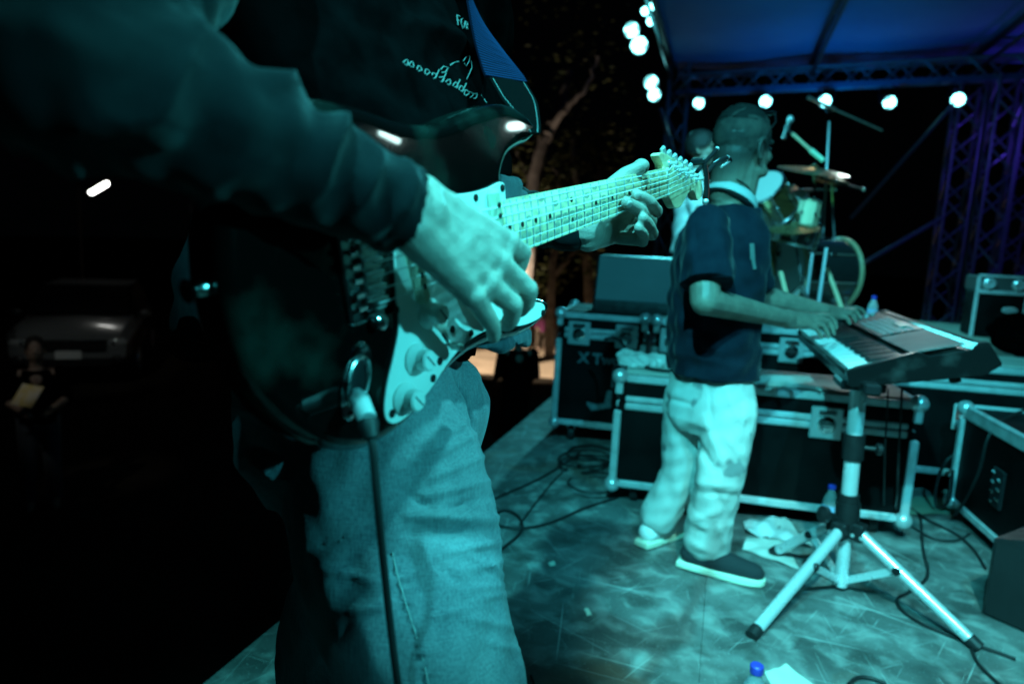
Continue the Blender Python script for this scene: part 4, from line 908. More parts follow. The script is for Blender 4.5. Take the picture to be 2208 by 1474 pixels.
# capo parked on the headstock tip
cp = thing('capo', 'black spring capo with red edge clipped on the headstock tip', 'capo', tuple(GL(-184, -20, 0)))
MB().tube([GL(-181, 12, 2), GL(-184, -5, 3.5), GL(-186, -30, 3.5), GL(-184, -52, 2)], 0.0042, 10).build('top_bar', M_blackm, cp)
MB().tube([GL(-184, 9, 5.2), GL(-187, -8, 6.5), GL(-189, -30, 6.5), GL(-187, -50, 5)], 0.0016, 8).build('red_edge', M_red, cp)
MB().tube([GL(-181, 12, -24), GL(-184, -20, -26), GL(-184, -45, -24)], 0.005, 10).build('back_bar', M_blackm, cp)
MB().box(GL(-182, 17, -10), (0.010, 0.012, 0.026), (gX, gY, gZ), 0.003).build('pivot_block', M_blackm, cp)
h1 = [GP(1502, 372, -15), GP(1520, 350, -15), GP(1535, 334, -15), GP(1546, 321, -14)]
h2 = [GP(1524, 372, 3), GP(1540, 355, 6), GP(1555, 345, 8), GP(1568, 340, 10), GP(1575, 346, 10)]
MB().tube(crom(h1, 5, False), 0.0038, 8).build('handle', M_blackm, cp); MB().tube(crom(h2, 5, False), 0.0042, 8).build('handle', M_blackm, cp)
MB().tube([GP(1575, 346, 10), GP(1566, 353, 10), GP(1555, 360, 10)], 0.0022, 8).build('spring', M_steel, cp)
for p in (h1[-1], h2[-2]): MB().ell(p, (0.0045, 0.0045, 0.0045)).build('rubber_end', M_steel, cp)
MB().ell(GL(-184, -52, 2), (0.006, 0.006, 0.006)).build('bar_end', M_steel, cp)

# guitar cable and plug
pj = GL(684, -90, 1); pe1 = W(793, 905, 0.497); pe2 = W(801, 945, 0.492)
gc_ = thing('guitar_cable', 'thin black guitar lead with silver plug hanging from the jack of the guitar', 'cable', tuple(pj))
MB().tube([pj, pj + (pe1 - pj) * 0.15], 0.0042, 14).tube([pj + (pe1 - pj) * 0.15, pj + (pe1 - pj) * 0.30, pe1], [0.0062, 0.0075, 0.0068], 18).build('plug_barrel', M_alu, gc_)
MB().tube([pe1, pe1 + (pe2 - pe1) * 0.3, pe2], [0.0072, 0.0075, 0.0050], 16).build('strain_relief', M_rubber, gc_)
q = [pe2, W(806, 985, 0.492), W(815, 1090, 0.50), W(826, 1200, 0.52), W(840, 1330, 0.54), W(858, 1474, 0.55), W(885, 1650, 0.57), W(960, 1900, 0.62)]
fl = W(1010, 2050, 0.70); q += [fl, np.array([0.05, fl[1] + 0.15, 0.02]), np.array([0.2, fl[1] + 0.5, 0.006]), np.array([0.10, 1.7, 0.006])]
MB().tube(crom(q, 8, False), 0.0031, 10).build('lead', M_rubber, gc_)

# ------------------------------------------------------------------ people helpers
def head_prims(mb, c, fwd, up, s=1.0):
    """head about 0.235 m tall; c = head centre, fwd = face direction"""
    fwd = nz(fwd); up = nz(up - fwd * (up @ fwd)); rt = np.cross(fwd, up); ax = (fwd, rt, up)
    P = lambda f, r, u: c + (fwd * f + rt * r + up * u) * s
    mb.ell(P(-0.012, 0, 0.030), (0.096 * s, 0.076 * s, 0.092 * s), ax, 22, 14)
    mb.ell(P(0.022, 0, -0.030), (0.068 * s, 0.064 * s, 0.085 * s), ax, 20, 12)
    mb.ell(P(0.045, 0, -0.090), (0.034 * s, 0.034 * s, 0.026 * s), ax, 14, 10)
    mb.cap(P(0.082, 0, 0.018), P(0.104, 0, -0.022), 0.010 * s, 0.014 * s)
    for r in (-1, 1):
        mb.ell(P(0.068, 0.030 * r, 0.026), (0.018 * s, 0.026 * s, 0.010 * s), ax, 12, 8)
        mb.ell(P(0.062, 0.036 * r, -0.020), (0.024 * s, 0.022 * s, 0.022 * s), ax, 12, 8)
        mb.ell(P(0.030, 0.050 * r, -0.068), (0.040 * s, 0.018 * s, 0.022 * s), ax, 12, 8)
        e = P(-0.006, 0.074 * r, -0.008); ea = (nz(fwd * 0.9 + rt * r * 0.35), nz(rt * r - fwd * 0.35 * r * r), up)
        ring = [e + ea[0] * (0.017 * s * math.cos(a)) * -1 + up * 0.030 * s * math.sin(a) * 1.0 + rt * r * (0.010 + 0.006 * math.cos(a)) * s for a in np.linspace(-1.6, 1.9, 9)]
        for i in range(8): mb.cap(ring[i], ring[i + 1], 0.0065 * s, 0.0065 * s, 8)
        mb.ell(e + up * -0.026 * s + fwd * 0.006 * s, (0.010 * s, 0.007 * s, 0.013 * s), ax, 10, 8)
        mb.ell(e + fwd * 0.004 * s, (0.012 * s, 0.006 * s, 0.022 * s), ax, 10, 8)
    mb.ell(P(0.086, 0, -0.052), (0.012 * s, 0.026 * s, 0.007 * s), ax, 12, 8); mb.ell(P(0.084, 0, -0.064), (0.012 * s, 0.022 * s, 0.008 * s), ax, 12, 8)
    return P, ax
def face_parts(parent, P, ax, s, eye_m):
    for r in (-1, 1): MB().ell(P(0.076, 0.031 * r, 0.006), (0.011 * s, 0.013 * s, 0.011 * s), ax, 14, 10).build('eye', eye_m, parent)
M_eye = mat('eye', (0.05, 0.04, 0.04), 0.1)
def hair_cap(parent, P, ax, s, m, low=-0.02, thick=0.004, seed=0, name='hair', front=0.045):
    mb = MB().ell(P(-0.012, 0, 0.032), ((0.096 + thick) * s, (0.076 + thick) * s, (0.092 + thick) * s), ax, 40, 28)
    V = np.array(mb.v); c = P(0, 0, 0); rel = (V - c) / s; f_, r_, u_ = rel @ ax[0], rel @ ax[1], rel @ ax[2]
    keep = (u_ > low + 0.75 * np.maximum(f_ + 0.01, 0)) & (f_ < 0.075 + 0.2 * 0)
    rel2 = V + (V - c) * 0.02 * wn(V, 0.02, seed)[:, None]
    mp = {}; nv = []; nf = []
    for i, k in enumerate(keep):
        if k: mp[i] = len(nv); nv.append(rel2[i])
    for q in mb.f:
        if all(i in mp for i in q): nf.append(tuple(mp[i] for i in q))
    o = MB().add(nv, nf); inner = [p - (p - c) * 0.04 for p in nv]; k = len(nv); o.add(inner, [tuple(q[::-1]) for q in nf])
    return o.build(name, m, parent)
def hand_prims(mb, w_rad, w_uln, mcps, fingers, thumb, rs=0.0105, rw=(0.021, 0.020)):
    w_rad, w_uln = np.asarray(w_rad), np.asarray(w_uln); n = len(mcps)
    mb.cap(w_rad, w_uln, rw[0], rw[1])
    for i, m in enumerate(mcps):
        b = w_rad + (w_uln - w_rad) * (i / (n - 1)); mb.cap(b, m, rw[0] * 0.92, rs * 1.18)
        if i: mb.cap(mcps[i - 1], m, rs * 1.12, rs * 1.12); mb.cap((w_rad + w_uln) / 2 * 0.5 + (mcps[i - 1] + m) / 4, (mcps[i - 1] + m) / 2, rw[0] * 0.8, rs * 1.05)
    for i, f in enumerate(fingers):
        k = (1.0, 1.04, 0.98, 0.86)[i]
        mb.chain([mcps[i]] + f, [rs * 1.12 * k, rs * 1.0 * k, rs * 0.88 * k, rs * 0.78 * k]); mb.ell(f[0], (rs * 1.08 * k,) * 3)
    mb.chain(thumb, [rs * 1.75, rs * 1.35, rs * 1.12, rs * 0.92][:len(thumb)])

# ------------------------------------------------------------------ guitarist
fn = cv(nz(np.array([0.84, 0.08, -0.54]))); fs = cv(np.array([0.54, 0.0, 0.84])); fs = nz(fs - fn * (fs @ fn)); fu = Z3
gp = cw(np.array([-0.17, 0.10, 0.80])); base = np.array([gp[0], gp[1], 0.0])
gui = thing('person', 'guitar player in black long sleeved shirt and faded jeans holding the black guitar', 'person', tuple(base))
sk = MB()
# picking hand
wr, wu = W(903, 433, 0.506), W(884, 487, 0.487)
mcps = [W(1092, 523, 0.588), W(1073, 566, 0.570), W(1046, 606, 0.556), W(1019, 633, 0.545)]
fin = [[W(1124, 545, 0.626), W(1110, 600, 0.640), W(1090, 622, 0.650)],
       [W(1136, 624, 0.602), W(1135, 652, 0.624), W(1122, 668, 0.640)],
       [W(1105, 657, 0.585), W(1103, 686, 0.604), W(1092, 700, 0.620)],
       [W(1052, 684, 0.566), W(1065, 708, 0.579), W(1065, 725, 0.590)]]
th = [W(944, 455, 0.532), W(1022, 486, 0.592), W(1082, 545, 0.632), W(1098, 590, 0.648)]
hand_prims(sk, wr, wu, mcps, fin, th, 0.0094, (0.0210, 0.0190))
for m in mcps: sk.ell(m + nz(cC - m) * 0.0035, (0.0118, 0.0118, 0.0118))
elR = cw(np.array([-0.235, -0.15, 0.36])); shR = cw(np.array([-0.27, -0.40, 0.56])); wc = (wr + wu) / 2
sk.chain([wc, elR], [0.025, 0.036]); sk.chain([elR, shR], [0.036, 0.045])
# fretting hand
lwr, lwu = W(1262, 478, 0.925), W(1268, 512, 0.930)
lm = [W(1362, 470, 1.005), W(1350, 488, 1.000), W(1334, 502, 0.985), W(1318, 510, 0.968)]
def T(px, py, h=9): return GP(px, py, h)
lf = [[W(1413, 455, 0.975), W(1400, 434, 0.940), T(1371, 419, 9)],
      [W(1400, 476, 0.972), W(1381, 455, 0.936), T(1350, 436, 9)],
      [W(1404, 503, 0.962), W(1398, 484, 0.940), W(1386, 470, 0.925)],
      [W(1385, 519, 0.955), W(1388, 505, 0.940), W(1376, 491, 0.925)]]
lt = [W(1268, 490, 0.93), W(1300, 420, 0.938), W(1347, 378, 0.948), W(1383, 359, 0.952)]
hand_prims(sk, lwr, lwu, lm, lf, lt, 0.0102, (0.0215, 0.020))
sk.ell(lt[-1], (0.0115, 0.0115, 0.0115))
elL = cw(np.array([-0.105, -0.22, 1.05])); shL = cw(np.array([-0.08, -0.44, 0.92])); lwc = (lwr + lwu) / 2
sk.chain([lwc, elL], [0.025, 0.036]); sk.chain([elL, shL], [0.036, 0.045])
# hidden trunk, neck, head, legs
chest = cw(np.array([-0.16, -0.30, 0.785])); nb = cw(np.array([-0.125, -0.50, 0.775])); hc = nb + Z3 * 0.165 + fn * 0.04
hipR, hipL = cw(np.array([-0.165, 0.08, 0.735])), cw(np.array([-0.13, 0.09, 0.87]))
sk.chain([gp, chest, nb - fn * 0.02], [0.07, 0.055, 0.045]); sk.chain([shR, chest, shL], [0.035, 0.045, 0.035]); sk.chain([nb - fn * 0.02, nb + Z3 * 0.08 + fn * 0.015], [0.050, 0.052])
hP, hax = head_prims(sk, hc, nz(fn + fs * 0.35 - Z3 * 0.25), Z3, 1.0)
knR = cw(np.array([-0.045, 0.45, 0.648])); ft_R = np.array([knR[0] - 0.02, knR[1] + 0.02, 0.08])
knL = cw(np.array([-0.27, 0.52, 1.02])); ft_L = np.array([knL[0] - 0.03, knL[1] + 0.06, 0.08])
for h_, k_, f_ in ((hipR, knR, ft_R), (hipL, knL, ft_L)): sk.chain([gp, h_, k_, f_], [0.07, 0.06, 0.045, 0.035])
me = remesh(sk, 0.0020, 4, 0.5); V, N = getV(me)
# knuckle creases, tendons
D = np.zeros(len(V))
for i in range(4):
    a = wc + (mcps[i] - wc) * 0.45; t, d = segd(V, a, mcps[i]); D += 0.0012 * np.exp(-((d - 0.011) / 0.004) ** 2) * (d < 0.02) * (N @ nz(cC - mcps[i]) > 0.3)
for i in range(3):
    m = (mcps[i] + mcps[i + 1]) / 2 + nz(cC - mcps[i]) * 0.011; D -= 0.0038 * np.exp(-(np.linalg.norm(V - m, axis=1) / 0.0065) ** 2)
    m2 = m + (wc - m) * 0.22; D -= 0.0018 * np.exp(-(np.linalg.norm(V - m2, axis=1) / 0.008) ** 2)
for f in fin + lf:
    for j in (0, 1):
        ax_ = nz(f[j + 1] - f[j]) if j == 0 else nz(f[j + 1] - f[j])
        for q in (-0.0028, 0, 0.0028):
            dd = np.abs((V - f[j] - ax_ * q) @ ax_); rr = np.linalg.norm(V - f[j], axis=1); D -= 0.0007 * np.exp(-(dd / 0.0008) ** 2) * (rr < 0.014)
D += 0.0006 * wn(V, 0.02, 4) * 0.5
V += N * D[:, None]; setV(me, V)
body_o = link_mesh(me, 'body', M_skin, gui, smooth=60)
face_parts(gui, hP, hax, 1.0, M_eye); hair_cap(gui, hP, hax, 1.0, M_hair, -0.03, 0.012, 2)
# nails
for tip, dip, s in ((lf[0][2], lf[0][1], 1), (lf[1][2], lf[1][1], 1)):
    d = nz(tip - dip); n_ = nz((cC - tip) - d * ((cC - tip) @ d)); s_ = np.cross(d, n_)
    MB().ell(tip + d * 0.001 + n_ * 0.0070, (0.0066, 0.0054, 0.0018), (d, s_, n_), 14, 6).build('fingernail', M_nail, body_o)

# shirt
def tr(c, wd, dp): return (cw(np.array(c)), fs * wd, fn * dp)
sh = MB()
sh.loft([tr((-0.185, 0.015, 0.80), 0.195, 0.150), tr((-0.180, -0.03, 0.795), 0.19, 0.145), tr((-0.165, -0.12, 0.785), 0.185, 0.135), tr((-0.150, -0.23, 0.775), 0.195, 0.120), tr((-0.152, -0.33, 0.775), 0.205, 0.092), tr((-0.150, -0.41, 0.775), 0.185, 0.070), tr((-0.130, -0.455, 0.775), 0.12, 0.065), tr((-0.125, -0.485, 0.775), 0.07, 0.06)], 40, 2.2)
cuff = W(872, 455, 0.4865)
sh.chain([cuff, cuff + (elR - cuff) * 0.35, cuff + (elR - cuff) * 0.7, elR], [0.0305, 0.038, 0.047, 0.055], 20); sh.chain([elR, (elR + shR) / 2, shR], [0.057, 0.066, 0.078], 20)
# cut the rounded end of the cuff flat
cuffL = W(1232, 492, 0.935)
sh.chain([cuffL, (cuffL + elL) / 2, elL], [0.031, 0.043, 0.052], 20); sh.chain([elL, shL], [0.055, 0.075], 20)
me = remesh(sh, 0.0036, 5); V, N = getV(me)
axf = nz(cuff - elR); pr = (V - cuff) @ axf; dcut = np.linalg.norm(V - cuff - axf * pr[:, None], axis=1); m = (dcut < 0.06) & (pr > 0) & (pr < 0.06)
V[m] -= axf * (pr[m] * 0.97)[:, None]
D = np.zeros(len(V))
t, d = segd(V, cuff, elR); u, w = perp(elR - cuff); ph = np.arctan2((V - cuff) @ w, (V - cuff) @ u); near = np.clip((0.085 - d) / 0.02, 0, 1) * (t > 0.0)
s = t * 0.235
warp = 0.5 * wn(V, 0.09, 12); lam = 0.020 + 0.024 * t
ridge = np.abs(np.sin(math.pi * (s / lam) + 0.9 * np.sin(ph + 0.6) + warp)) ** 0.8
D += near * (0.0042 + 0.0078 * t) * (1.0 - ridge * 1.3) * np.clip(0.65 + 0.55 * wn(V, 0.07, 15), 0, 1.5)
D += near * 0.0012 * wn(V, 0.03, 21)
D += near * np.where(t < 0.07, 0.0022, 0)
t2, d2 = segd(V, elR, shR); near2 = np.clip((0.11 - d2) / 0.03, 0, 1) * np.clip(t2 * 4, 0, 1)
D += near2 * 0.010 * (np.abs(np.sin(math.pi * t2 / 0.16 + 1.2 * wn(V, 0.12, 8))) - 0.5)
t3, d3 = segd(V, cuffL, elL); near3 = np.clip((0.07 - d3) / 0.02, 0, 1)
D += near3 * 0.004 * (np.abs(np.sin(math.pi * t3 / 0.11 + wn(V, 0.06, 18))) - 0.5)
tors = 1 - np.clip(near + near2 + near3, 0, 1)
D += tors * (0.007 * wn(V * np.array([1, 1, 0.5]), 0.16, 31) + 0.003 * wn(V, 0.06, 32))
D = px_folds(V, N, D, [((890, 45), (1015, 100), 18, 0.012), ((900, 100), (1010, 150), 30, -0.006), ((470, 600), (360, 560), 14, 0.004)])
V += N * D[:, None]
hem = cw(np.array([-0.185, 0.01, 0.80]))[2]
z_l = V[:, 2] - hem; lower = z_l < 0.10
V[lower & (tors > 0.5)] += (-fn * 0.03)[None] * ((0.10 - z_l[lower & (tors > 0.5)]) / 0.1)[:, None]
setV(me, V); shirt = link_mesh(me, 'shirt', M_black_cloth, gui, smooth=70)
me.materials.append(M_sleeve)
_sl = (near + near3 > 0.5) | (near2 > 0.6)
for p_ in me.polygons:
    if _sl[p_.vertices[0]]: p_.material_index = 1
def raycast(o, px, py):
    bv = RAY.get(o.name)
    if bv is None:
        inv = WM[o.name]; bv = BVHTree.FromPolygons([inv @ v.co for v in o.data.vertices], [tuple(p.vertices) for p in o.data.polygons]); RAY[o.name] = bv
    loc, n, i, d = bv.ray_cast(Vector(cC), Vector(dirv(px, py)).normalized())
    return (np.array(loc), np.array(n)) if loc is not None else None
RAY = {}
def strokes(name, o, lines, r, m, lift=0.001):
    mb = MB()
    for ln in lines:
        P = []
        for (x, y) in ln:
            h = raycast(o, x, y)
            if h is not None: n_ = h[1] if h[1] @ (cC - h[0]) > 0 else -h[1]; P.append(h[0] + n_ * lift)
        if len(P) > 1: mb.tube(P, r, 6)
    if mb.v: return mb.build(name, m, o)
# printed words on the chest: FOR above, a looping script line below
z = lambda x, y: (860 + x / 4.9, y / 4.9)
strokes('print_letters', shirt, [[z(610, 165), z(625, 270)], [z(610, 165), z(640, 180)], [z(618, 215), z(642, 228)],
    [z(660, 205), z(655, 250), z(675, 300), z(690, 290), z(688, 235), z(668, 200)], [z(700, 230), z(712, 310)], [z(700, 230), z(722, 245), z(725, 270), z(708, 275), z(728, 312)]], 0.0010, M_print, 0.0003)
scr = []
for k, (x, y) in enumerate([(100, 665), (160, 690), (245, 735), (330, 765), (405, 800), (480, 835), (550, 870), (625, 905), (690, 945), (745, 985), (790, 1000), (830, 1010)]):
    L_ = [z(x - 30 + 26 * math.cos(a), y + 26 * math.sin(a) + 10 * math.sin(2 * a + k)) for a in np.linspace(2.6 + 0.3 * (k % 3), 8.3, 9)]; scr.append(L_)
    if k in (4, 5, 7, 8): scr.append([z(x + 20, y - 60), z(x - 5, y - 10), z(x - 25, y + 30)])
scr += [[z(440, 740), z(470, 705), z(520, 720), z(490, 765), z(450, 770)], [z(500, 760), z(545, 690), z(590, 660), z(630, 655)], [z(680, 650), z(710, 600), z(745, 590), z(740, 650), z(710, 700), z(690, 670)], [z(760, 640), z(770, 720), z(735, 800), z(715, 840)], [z(870, 1010), z(900, 1050), z(925, 1090)]]
strokes('print_script', shirt, scr, 0.0007, M_print, 0.0003)
# chambray tail of the shirt hanging behind
tail = MB(); nu, nv = 22, 26
def tailp(u, v):
    th_ = math.radians(118 + 128 * u); c = cw(np.array([-0.187, 0.02 - 0.19 * (1 - v), 0.80 - 0.01 * (1 - v)])); k = 1.0 + 0.10 * v + 0.03 * math.sin(9 * u + 2 * v)
    return c - fs * math.sin(th_ - math.pi / 2 - 0.35) * 0.0 + (fs * math.cos(th_) * 0.205 + (-fn) * math.sin(th_) * 0.165) * k - fn * 0.05 * v
jk = MB().loft([(cw(np.array([-0.195, 0.028, 0.80])), fs * 0.215, fn * 0.165), (cw(np.array([-0.188, -0.07, 0.795])), fs * 0.207, fn * 0.155), (cw(np.array([-0.175, -0.16, 0.788])), fs * 0.20, fn * 0.142)], 44, 2.2)
me = remesh(jk, 0.0040, 3); V, N = getV(me); hz = V[:, 2].min()
D = 0.005 * wn(V * np.array([1, 1, 0.4]), 0.10, 41) + 0.0022 * wn(V, 0.035, 42) + np.where(np.abs(V[:, 2] - hz - 0.036) < 0.003, -0.0022, 0)
V += N * D[:, None]; k = np.clip((0.18 - (V[:, 2] - hz)) / 0.18, 0, 1); V += (-fn * 0.004 + fs * 0.012)[None] * k[:, None] + (fn * 0.018 + fs * 0.018)[None]; V[:, 2] += 0.035
setV(me, V); link_mesh(me, 'shirt_tail', M_denim_dark, gui, smooth=70, label='dark blue shirt tail hanging at the back')
# jeans
jn_ = MB().loft([(cw(np.array([-0.17, -0.05, 0.79])), fs * 0.150, fn * 0.100), (cw(np.array([-0.180, 0.05, 0.79])), fs * 0.150, fn * 0.108), (cw(np.array([-0.180, 0.13, 0.785])), fs * 0.145, fn * 0.112), (cw(np.array([-0.165, 0.18, 0.785])), fs * 0.12, fn * 0.10)], 36, 2.0)
jn_.chain([cw(np.array([-0.150, 0.085, 0.735])), cw(np.array([-0.140, 0.14, 0.725])), cw(np.array([-0.112, 0.23, 0.700])), cw(np.array([-0.074, 0.335, 0.670])), knR, (knR + ft_R) / 2, ft_R + Z3 * 0.0], [0.104, 0.106, 0.101, 0.088, 0.082, 0.078, 0.082], 24)
jn_.chain([hipL, cw(np.array([-0.20, 0.32, 0.955])), cw(np.array([-0.262, 0.46, 1.0])), knL, (knL + ft_L) / 2, ft_L], [0.105, 0.095, 0.085, 0.08, 0.074, 0.08], 24)
me = remesh(jn_, 0.0042, 6); V, N = getV(me); D = 0.004 * wn(V * np.array([1, 1, 0.5]), 0.13, 51) + 0.0016 * wn(V, 0.04, 52)
JF = [((880, 1110), (1065, 1120), 13, 0.010), ((890, 1150), (1070, 1145), 14, -0.008), ((960, 1190), (1085, 1165), 9, 0.006), ((915, 1070), (1040, 1040), 10, 0.007), ((905, 1040), (1035, 985), 9, 0.006),
    ((900, 1000), (1025, 935), 9, 0.006), ((930, 955), (1010, 905), 8, 0.005), ((960, 1100), (1050, 1070), 8, -0.006), ((1000, 1230), (1090, 1210), 8, 0.004), ((1010, 1270), (1095, 1260), 8, 0.004), ((1000, 1330), (1110, 1350), 10, 0.004), ((900, 1230), (840, 1260), 10, 0.004),
    ((500, 880), (575, 900), 10, 0.006), ((520, 960), (590, 985), 9, -0.006), ((520, 985), (585, 1040), 8, 0.005), ((990, 800), (1025, 900), 9, 0.010), ((975, 830), (1010, 920), 8, -0.010)]
JF += [((1000, 1190), (1090, 1240), 6, 0.005), ((940, 1215), (1000, 1260), 6, -0.004), ((1030, 1290), (1105, 1275), 6, 0.004), ((930, 1330), (1010, 1310), 7, 0.004), ((1040, 1380), (1120, 1400), 7, 0.004), ((700, 1220), (800, 1250), 9, 0.005), ((680, 1180), (770, 1150), 8, -0.005), ((740, 1320), (840, 1300), 9, 0.004), ((900, 960), (960, 930), 7, 0.005), ((870, 1060), (930, 1090), 8, -0.006)]
D = px_folds(V, N, D, [(p_, q_, w_ * 0.85, h_ * 0.72) for p_, q_, w_, h_ in JF])
# outer seam with puckers
sm = [(838, 1190), (850, 1240), (868, 1300), (888, 1360), (905, 1420), (918, 1480)]
for i in range(5):
    P = PX(V); face = np.sum((cC - V) * N, 1) > 0; t, d = segd(P, sm[i], sm[i + 1]); yy = P[:, 1]
    D += np.where(face, -0.0022 * np.exp(-(d / 3.0) ** 2), 0); dx = P[:, 0] - (sm[i][0] + (sm[i + 1][0] - sm[i][0]) * t)
    D += np.where(face & (dx > 0) & (d < 30), 0.0014 * np.sin(yy / 3.6 + wn(V, 0.05, 3)) * np.exp(-(d / 14) ** 2), 0)
V += N * D[:, None]; setV(me, V); jeans = link_mesh(me, 'jeans', M_denim, gui, smooth=70)
strokes('seam_stitching', jeans, [[(846 + 0.0, 1190), (857, 1240), (875, 1300), (895, 1360), (912, 1420), (925, 1478)]], 0.0007, mat('jean_thread', (0.30, 0.33, 0.33), 0.8), 0.0004)
strokes('pocket_edge', jeans, [[(494, 838), (525, 835)], [(495, 848), (527, 845)], [(497, 856), (528, 853)]], 0.0012, M_thread, 0.0006)
strokes('pocket_stitching', jeans, [[(536, 1000), (552, 978), (562, 965)], [(540, 1005), (556, 983), (566, 972)], [(536, 1000), (545, 995), (552, 1008)]], 0.0007, M_thread, 0.0005)
for f_, k_ in ((ft_R, knR), (ft_L, knL)):
    d = nz((fn + (0.25 if f_ is ft_R else -0.1) * fs) * np.array([1, 1, 0])); s_ = MB().chain([f_ * np.array([1, 1, 0]) + Z3 * 0.05 - d * 0.05, f_ * np.array([1, 1, 0]) + Z3 * 0.045 + d * 0.09, f_ * np.array([1, 1, 0]) + Z3 * 0.035 + d * 0.17], [0.046, 0.044, 0.036], 16)
    me = remesh(s_, 0.005, 4); V, N = getV(me); V[:, 2] = np.maximum(V[:, 2], 0.003); setV(me, V); link_mesh(me, 'shoe', M_shoe, gui)

# guitar strap
sp = GL(362, 92, -24)
stp = thing('guitar_strap', 'blue ribbed webbing guitar strap with black leather end on the upper horn', 'strap', tuple(sp))
cl = [W(1150, 288, 0.716), W(1128, 235, 0.722), W(1092, 172, 0.735), W(1062, 110, 0.765), W(1032, 40, 0.800), W(998, -40, 0.84), cw(np.array([-0.085, -0.505, 0.90])), cw(np.array([-0.13, -0.50, 0.97])), cw(np.array([-0.20, -0.40, 0.99]))]
wv = cv(nz(np.array([0.62, -0.42, 0.66])))
def wvat(p):
    k = min(0.85, max(0.0, (p[2] - 1.345) / 0.14)); return nz(wv * (1 - k) + (cF * 0.8 - cU * 0.62 + 0.12 * cR) * k)
def ribbon(P, wid, thick, m, name, par, ribs=0):
    Q = crom(P, 10, False); mb = MB(); n = len(Q); ww_ = wid if callable(wid) else (lambda t: wid)
    for i in range(n):
        t = nz(Q[min(i + 1, n - 1)] - Q[max(i - 1, 0)]); wt = wvat(Q[i]); wd = nz(wt - t * (wt @ t)); nr = np.cross(wd, t); h = ww_(i / (n - 1)) / 2
        for a, b in ((-1, -1), (1, -1), (1, 1), (-1, 1)): mb.v.append(tuple(Q[i] + wd * h * a + nr * thick / 2 * b))
    mb.f = [(i * 4 + k, i * 4 + (k + 1) % 4, (i + 1) * 4 + (k + 1) % 4, (i + 1) * 4 + k) for i in range(n - 1) for k in range(4)] + [(0, 1, 2, 3), tuple(range(len(mb.v) - 4, len(mb.v)))]
    o = mb.build(name, m, par); return o, Q
M_web = mat('blue_webbing', (0.002, 0.004, 0.012), 0.9, spec=0.03)
lo, Q1 = ribbon(cl[:3], lambda t: 0.018 + 0.030 * min(1, t * 1.6), 0.0035, M_leather, 'leather_end', stp)
wo, Q2 = ribbon(cl[2:], 0.050, 0.0025, M_web, 'webbing', stp)
L2 = np.cumsum(np.r_[0, np.linalg.norm(np.diff(Q2, axis=0), axis=1)])
M_web2 = mat('blue_webbing_rib', (0.010, 0.026, 0.085), 0.8, spec=0.1)
for k in range(60):
    s_ = 0.002 + 0.0044 * k
    if s_ > L2[-1]: break
    c = np.array([np.interp(s_, L2, Q2[:, j]) for j in range(3)]); c2 = np.array([np.interp(s_ + 0.002, L2, Q2[:, j]) for j in range(3)])
    t = nz(c2 - c); wt = wvat(c); wd = nz(wt - t * (wt @ t)); nr = np.cross(wd, t); nr = nr if nr @ (cC - c) > 0 else -nr
    MB().tube([c - wd * 0.0245 + nr * 0.0013, c + wd * 0.0245 + nr * 0.0013], 0.00085, 5).build('rib', M_web2, wo)
for sd in (-1, 1):
    mb = MB()
    for k in range(len(Q1) - 2):
        t = nz(Q1[k + 1] - Q1[k]); wd = nz(wv - t * (wv @ t)); nr = np.cross(wd, t); nr = nr if nr @ (cC - Q1[k]) > 0 else -nr
        h = (0.018 + 0.030 * min(1, k / (len(Q1) - 1) * 1.6)) / 2 - 0.004
        for q in (0.15, 0.65): p = Q1[k] + (Q1[k + 1] - Q1[k]) * q + wd * h * sd + nr * 0.002; mb.tube([p, p + t * 0.0019], 0.0004, 5)
    mb.build('stitching', M_thread, lo)

# ------------------------------------------------------------------ keyboard player
KY = 2.36
kf = nz(np.array([0.80, 0.60, 0.0])); kr = np.cross(kf, Z3)            # facing, right side (towards the camera)
hipc = PY(1532, 838, KY + 0.05)
kp = thing('person', 'keyboard player with cropped hair, navy T-shirt and pale trousers standing at the keyboard', 'person', (hipc[0], hipc[1], 0))
hk = PY(1602, 318, KY + 0.02); nk = PY(1578, 430, KY + 0.03)
shRk = PY(1522, 496, KY - 0.17); shLk = PY(1592, 486, KY + 0.20)
elRk = PY(1520, 648, KY - 0.27); wrRk = PY(1688, 690, KY + 0.02)
elLk = PY(1640, 640, KY + 0.32); wrLk = PY(1762, 668, KY + 0.42)
sk = MB()
def kpt(px, py, dy): return PY(px, py, KY + dy)
# right hand over the keys
wa, wb = kpt(1700, 680, 0.05), kpt(1696, 697, 0.02)
mk = [kpt(1752, 682, 0.16), kpt(1752, 689, 0.135), kpt(1748, 696, 0.11), kpt(1742, 703, 0.09)]
fk = [[kpt(1786, 681, 0.21), kpt(1800, 694, 0.215), kpt(1803, 706, 0.215)], [kpt(1784, 692, 0.17), kpt(1794, 706, 0.17), kpt(1798, 719, 0.168)],
      [kpt(1774, 701, 0.13), kpt(1783, 714, 0.128), kpt(1787, 726, 0.126)], [kpt(1760, 708, 0.10), kpt(1768, 719, 0.098), kpt(1771, 728, 0.096)]]
hand_prims(sk, wa, wb, mk, fk, [kpt(1715, 684, 0.09), kpt(1745, 690, 0.19), kpt(1772, 697, 0.235), kpt(1790, 703, 0.25)], 0.0105, (0.022, 0.020))
sk.chain([(wa + wb) / 2, elRk], [0.031, 0.0455]); sk.chain([elRk, shRk], [0.0455, 0.058])
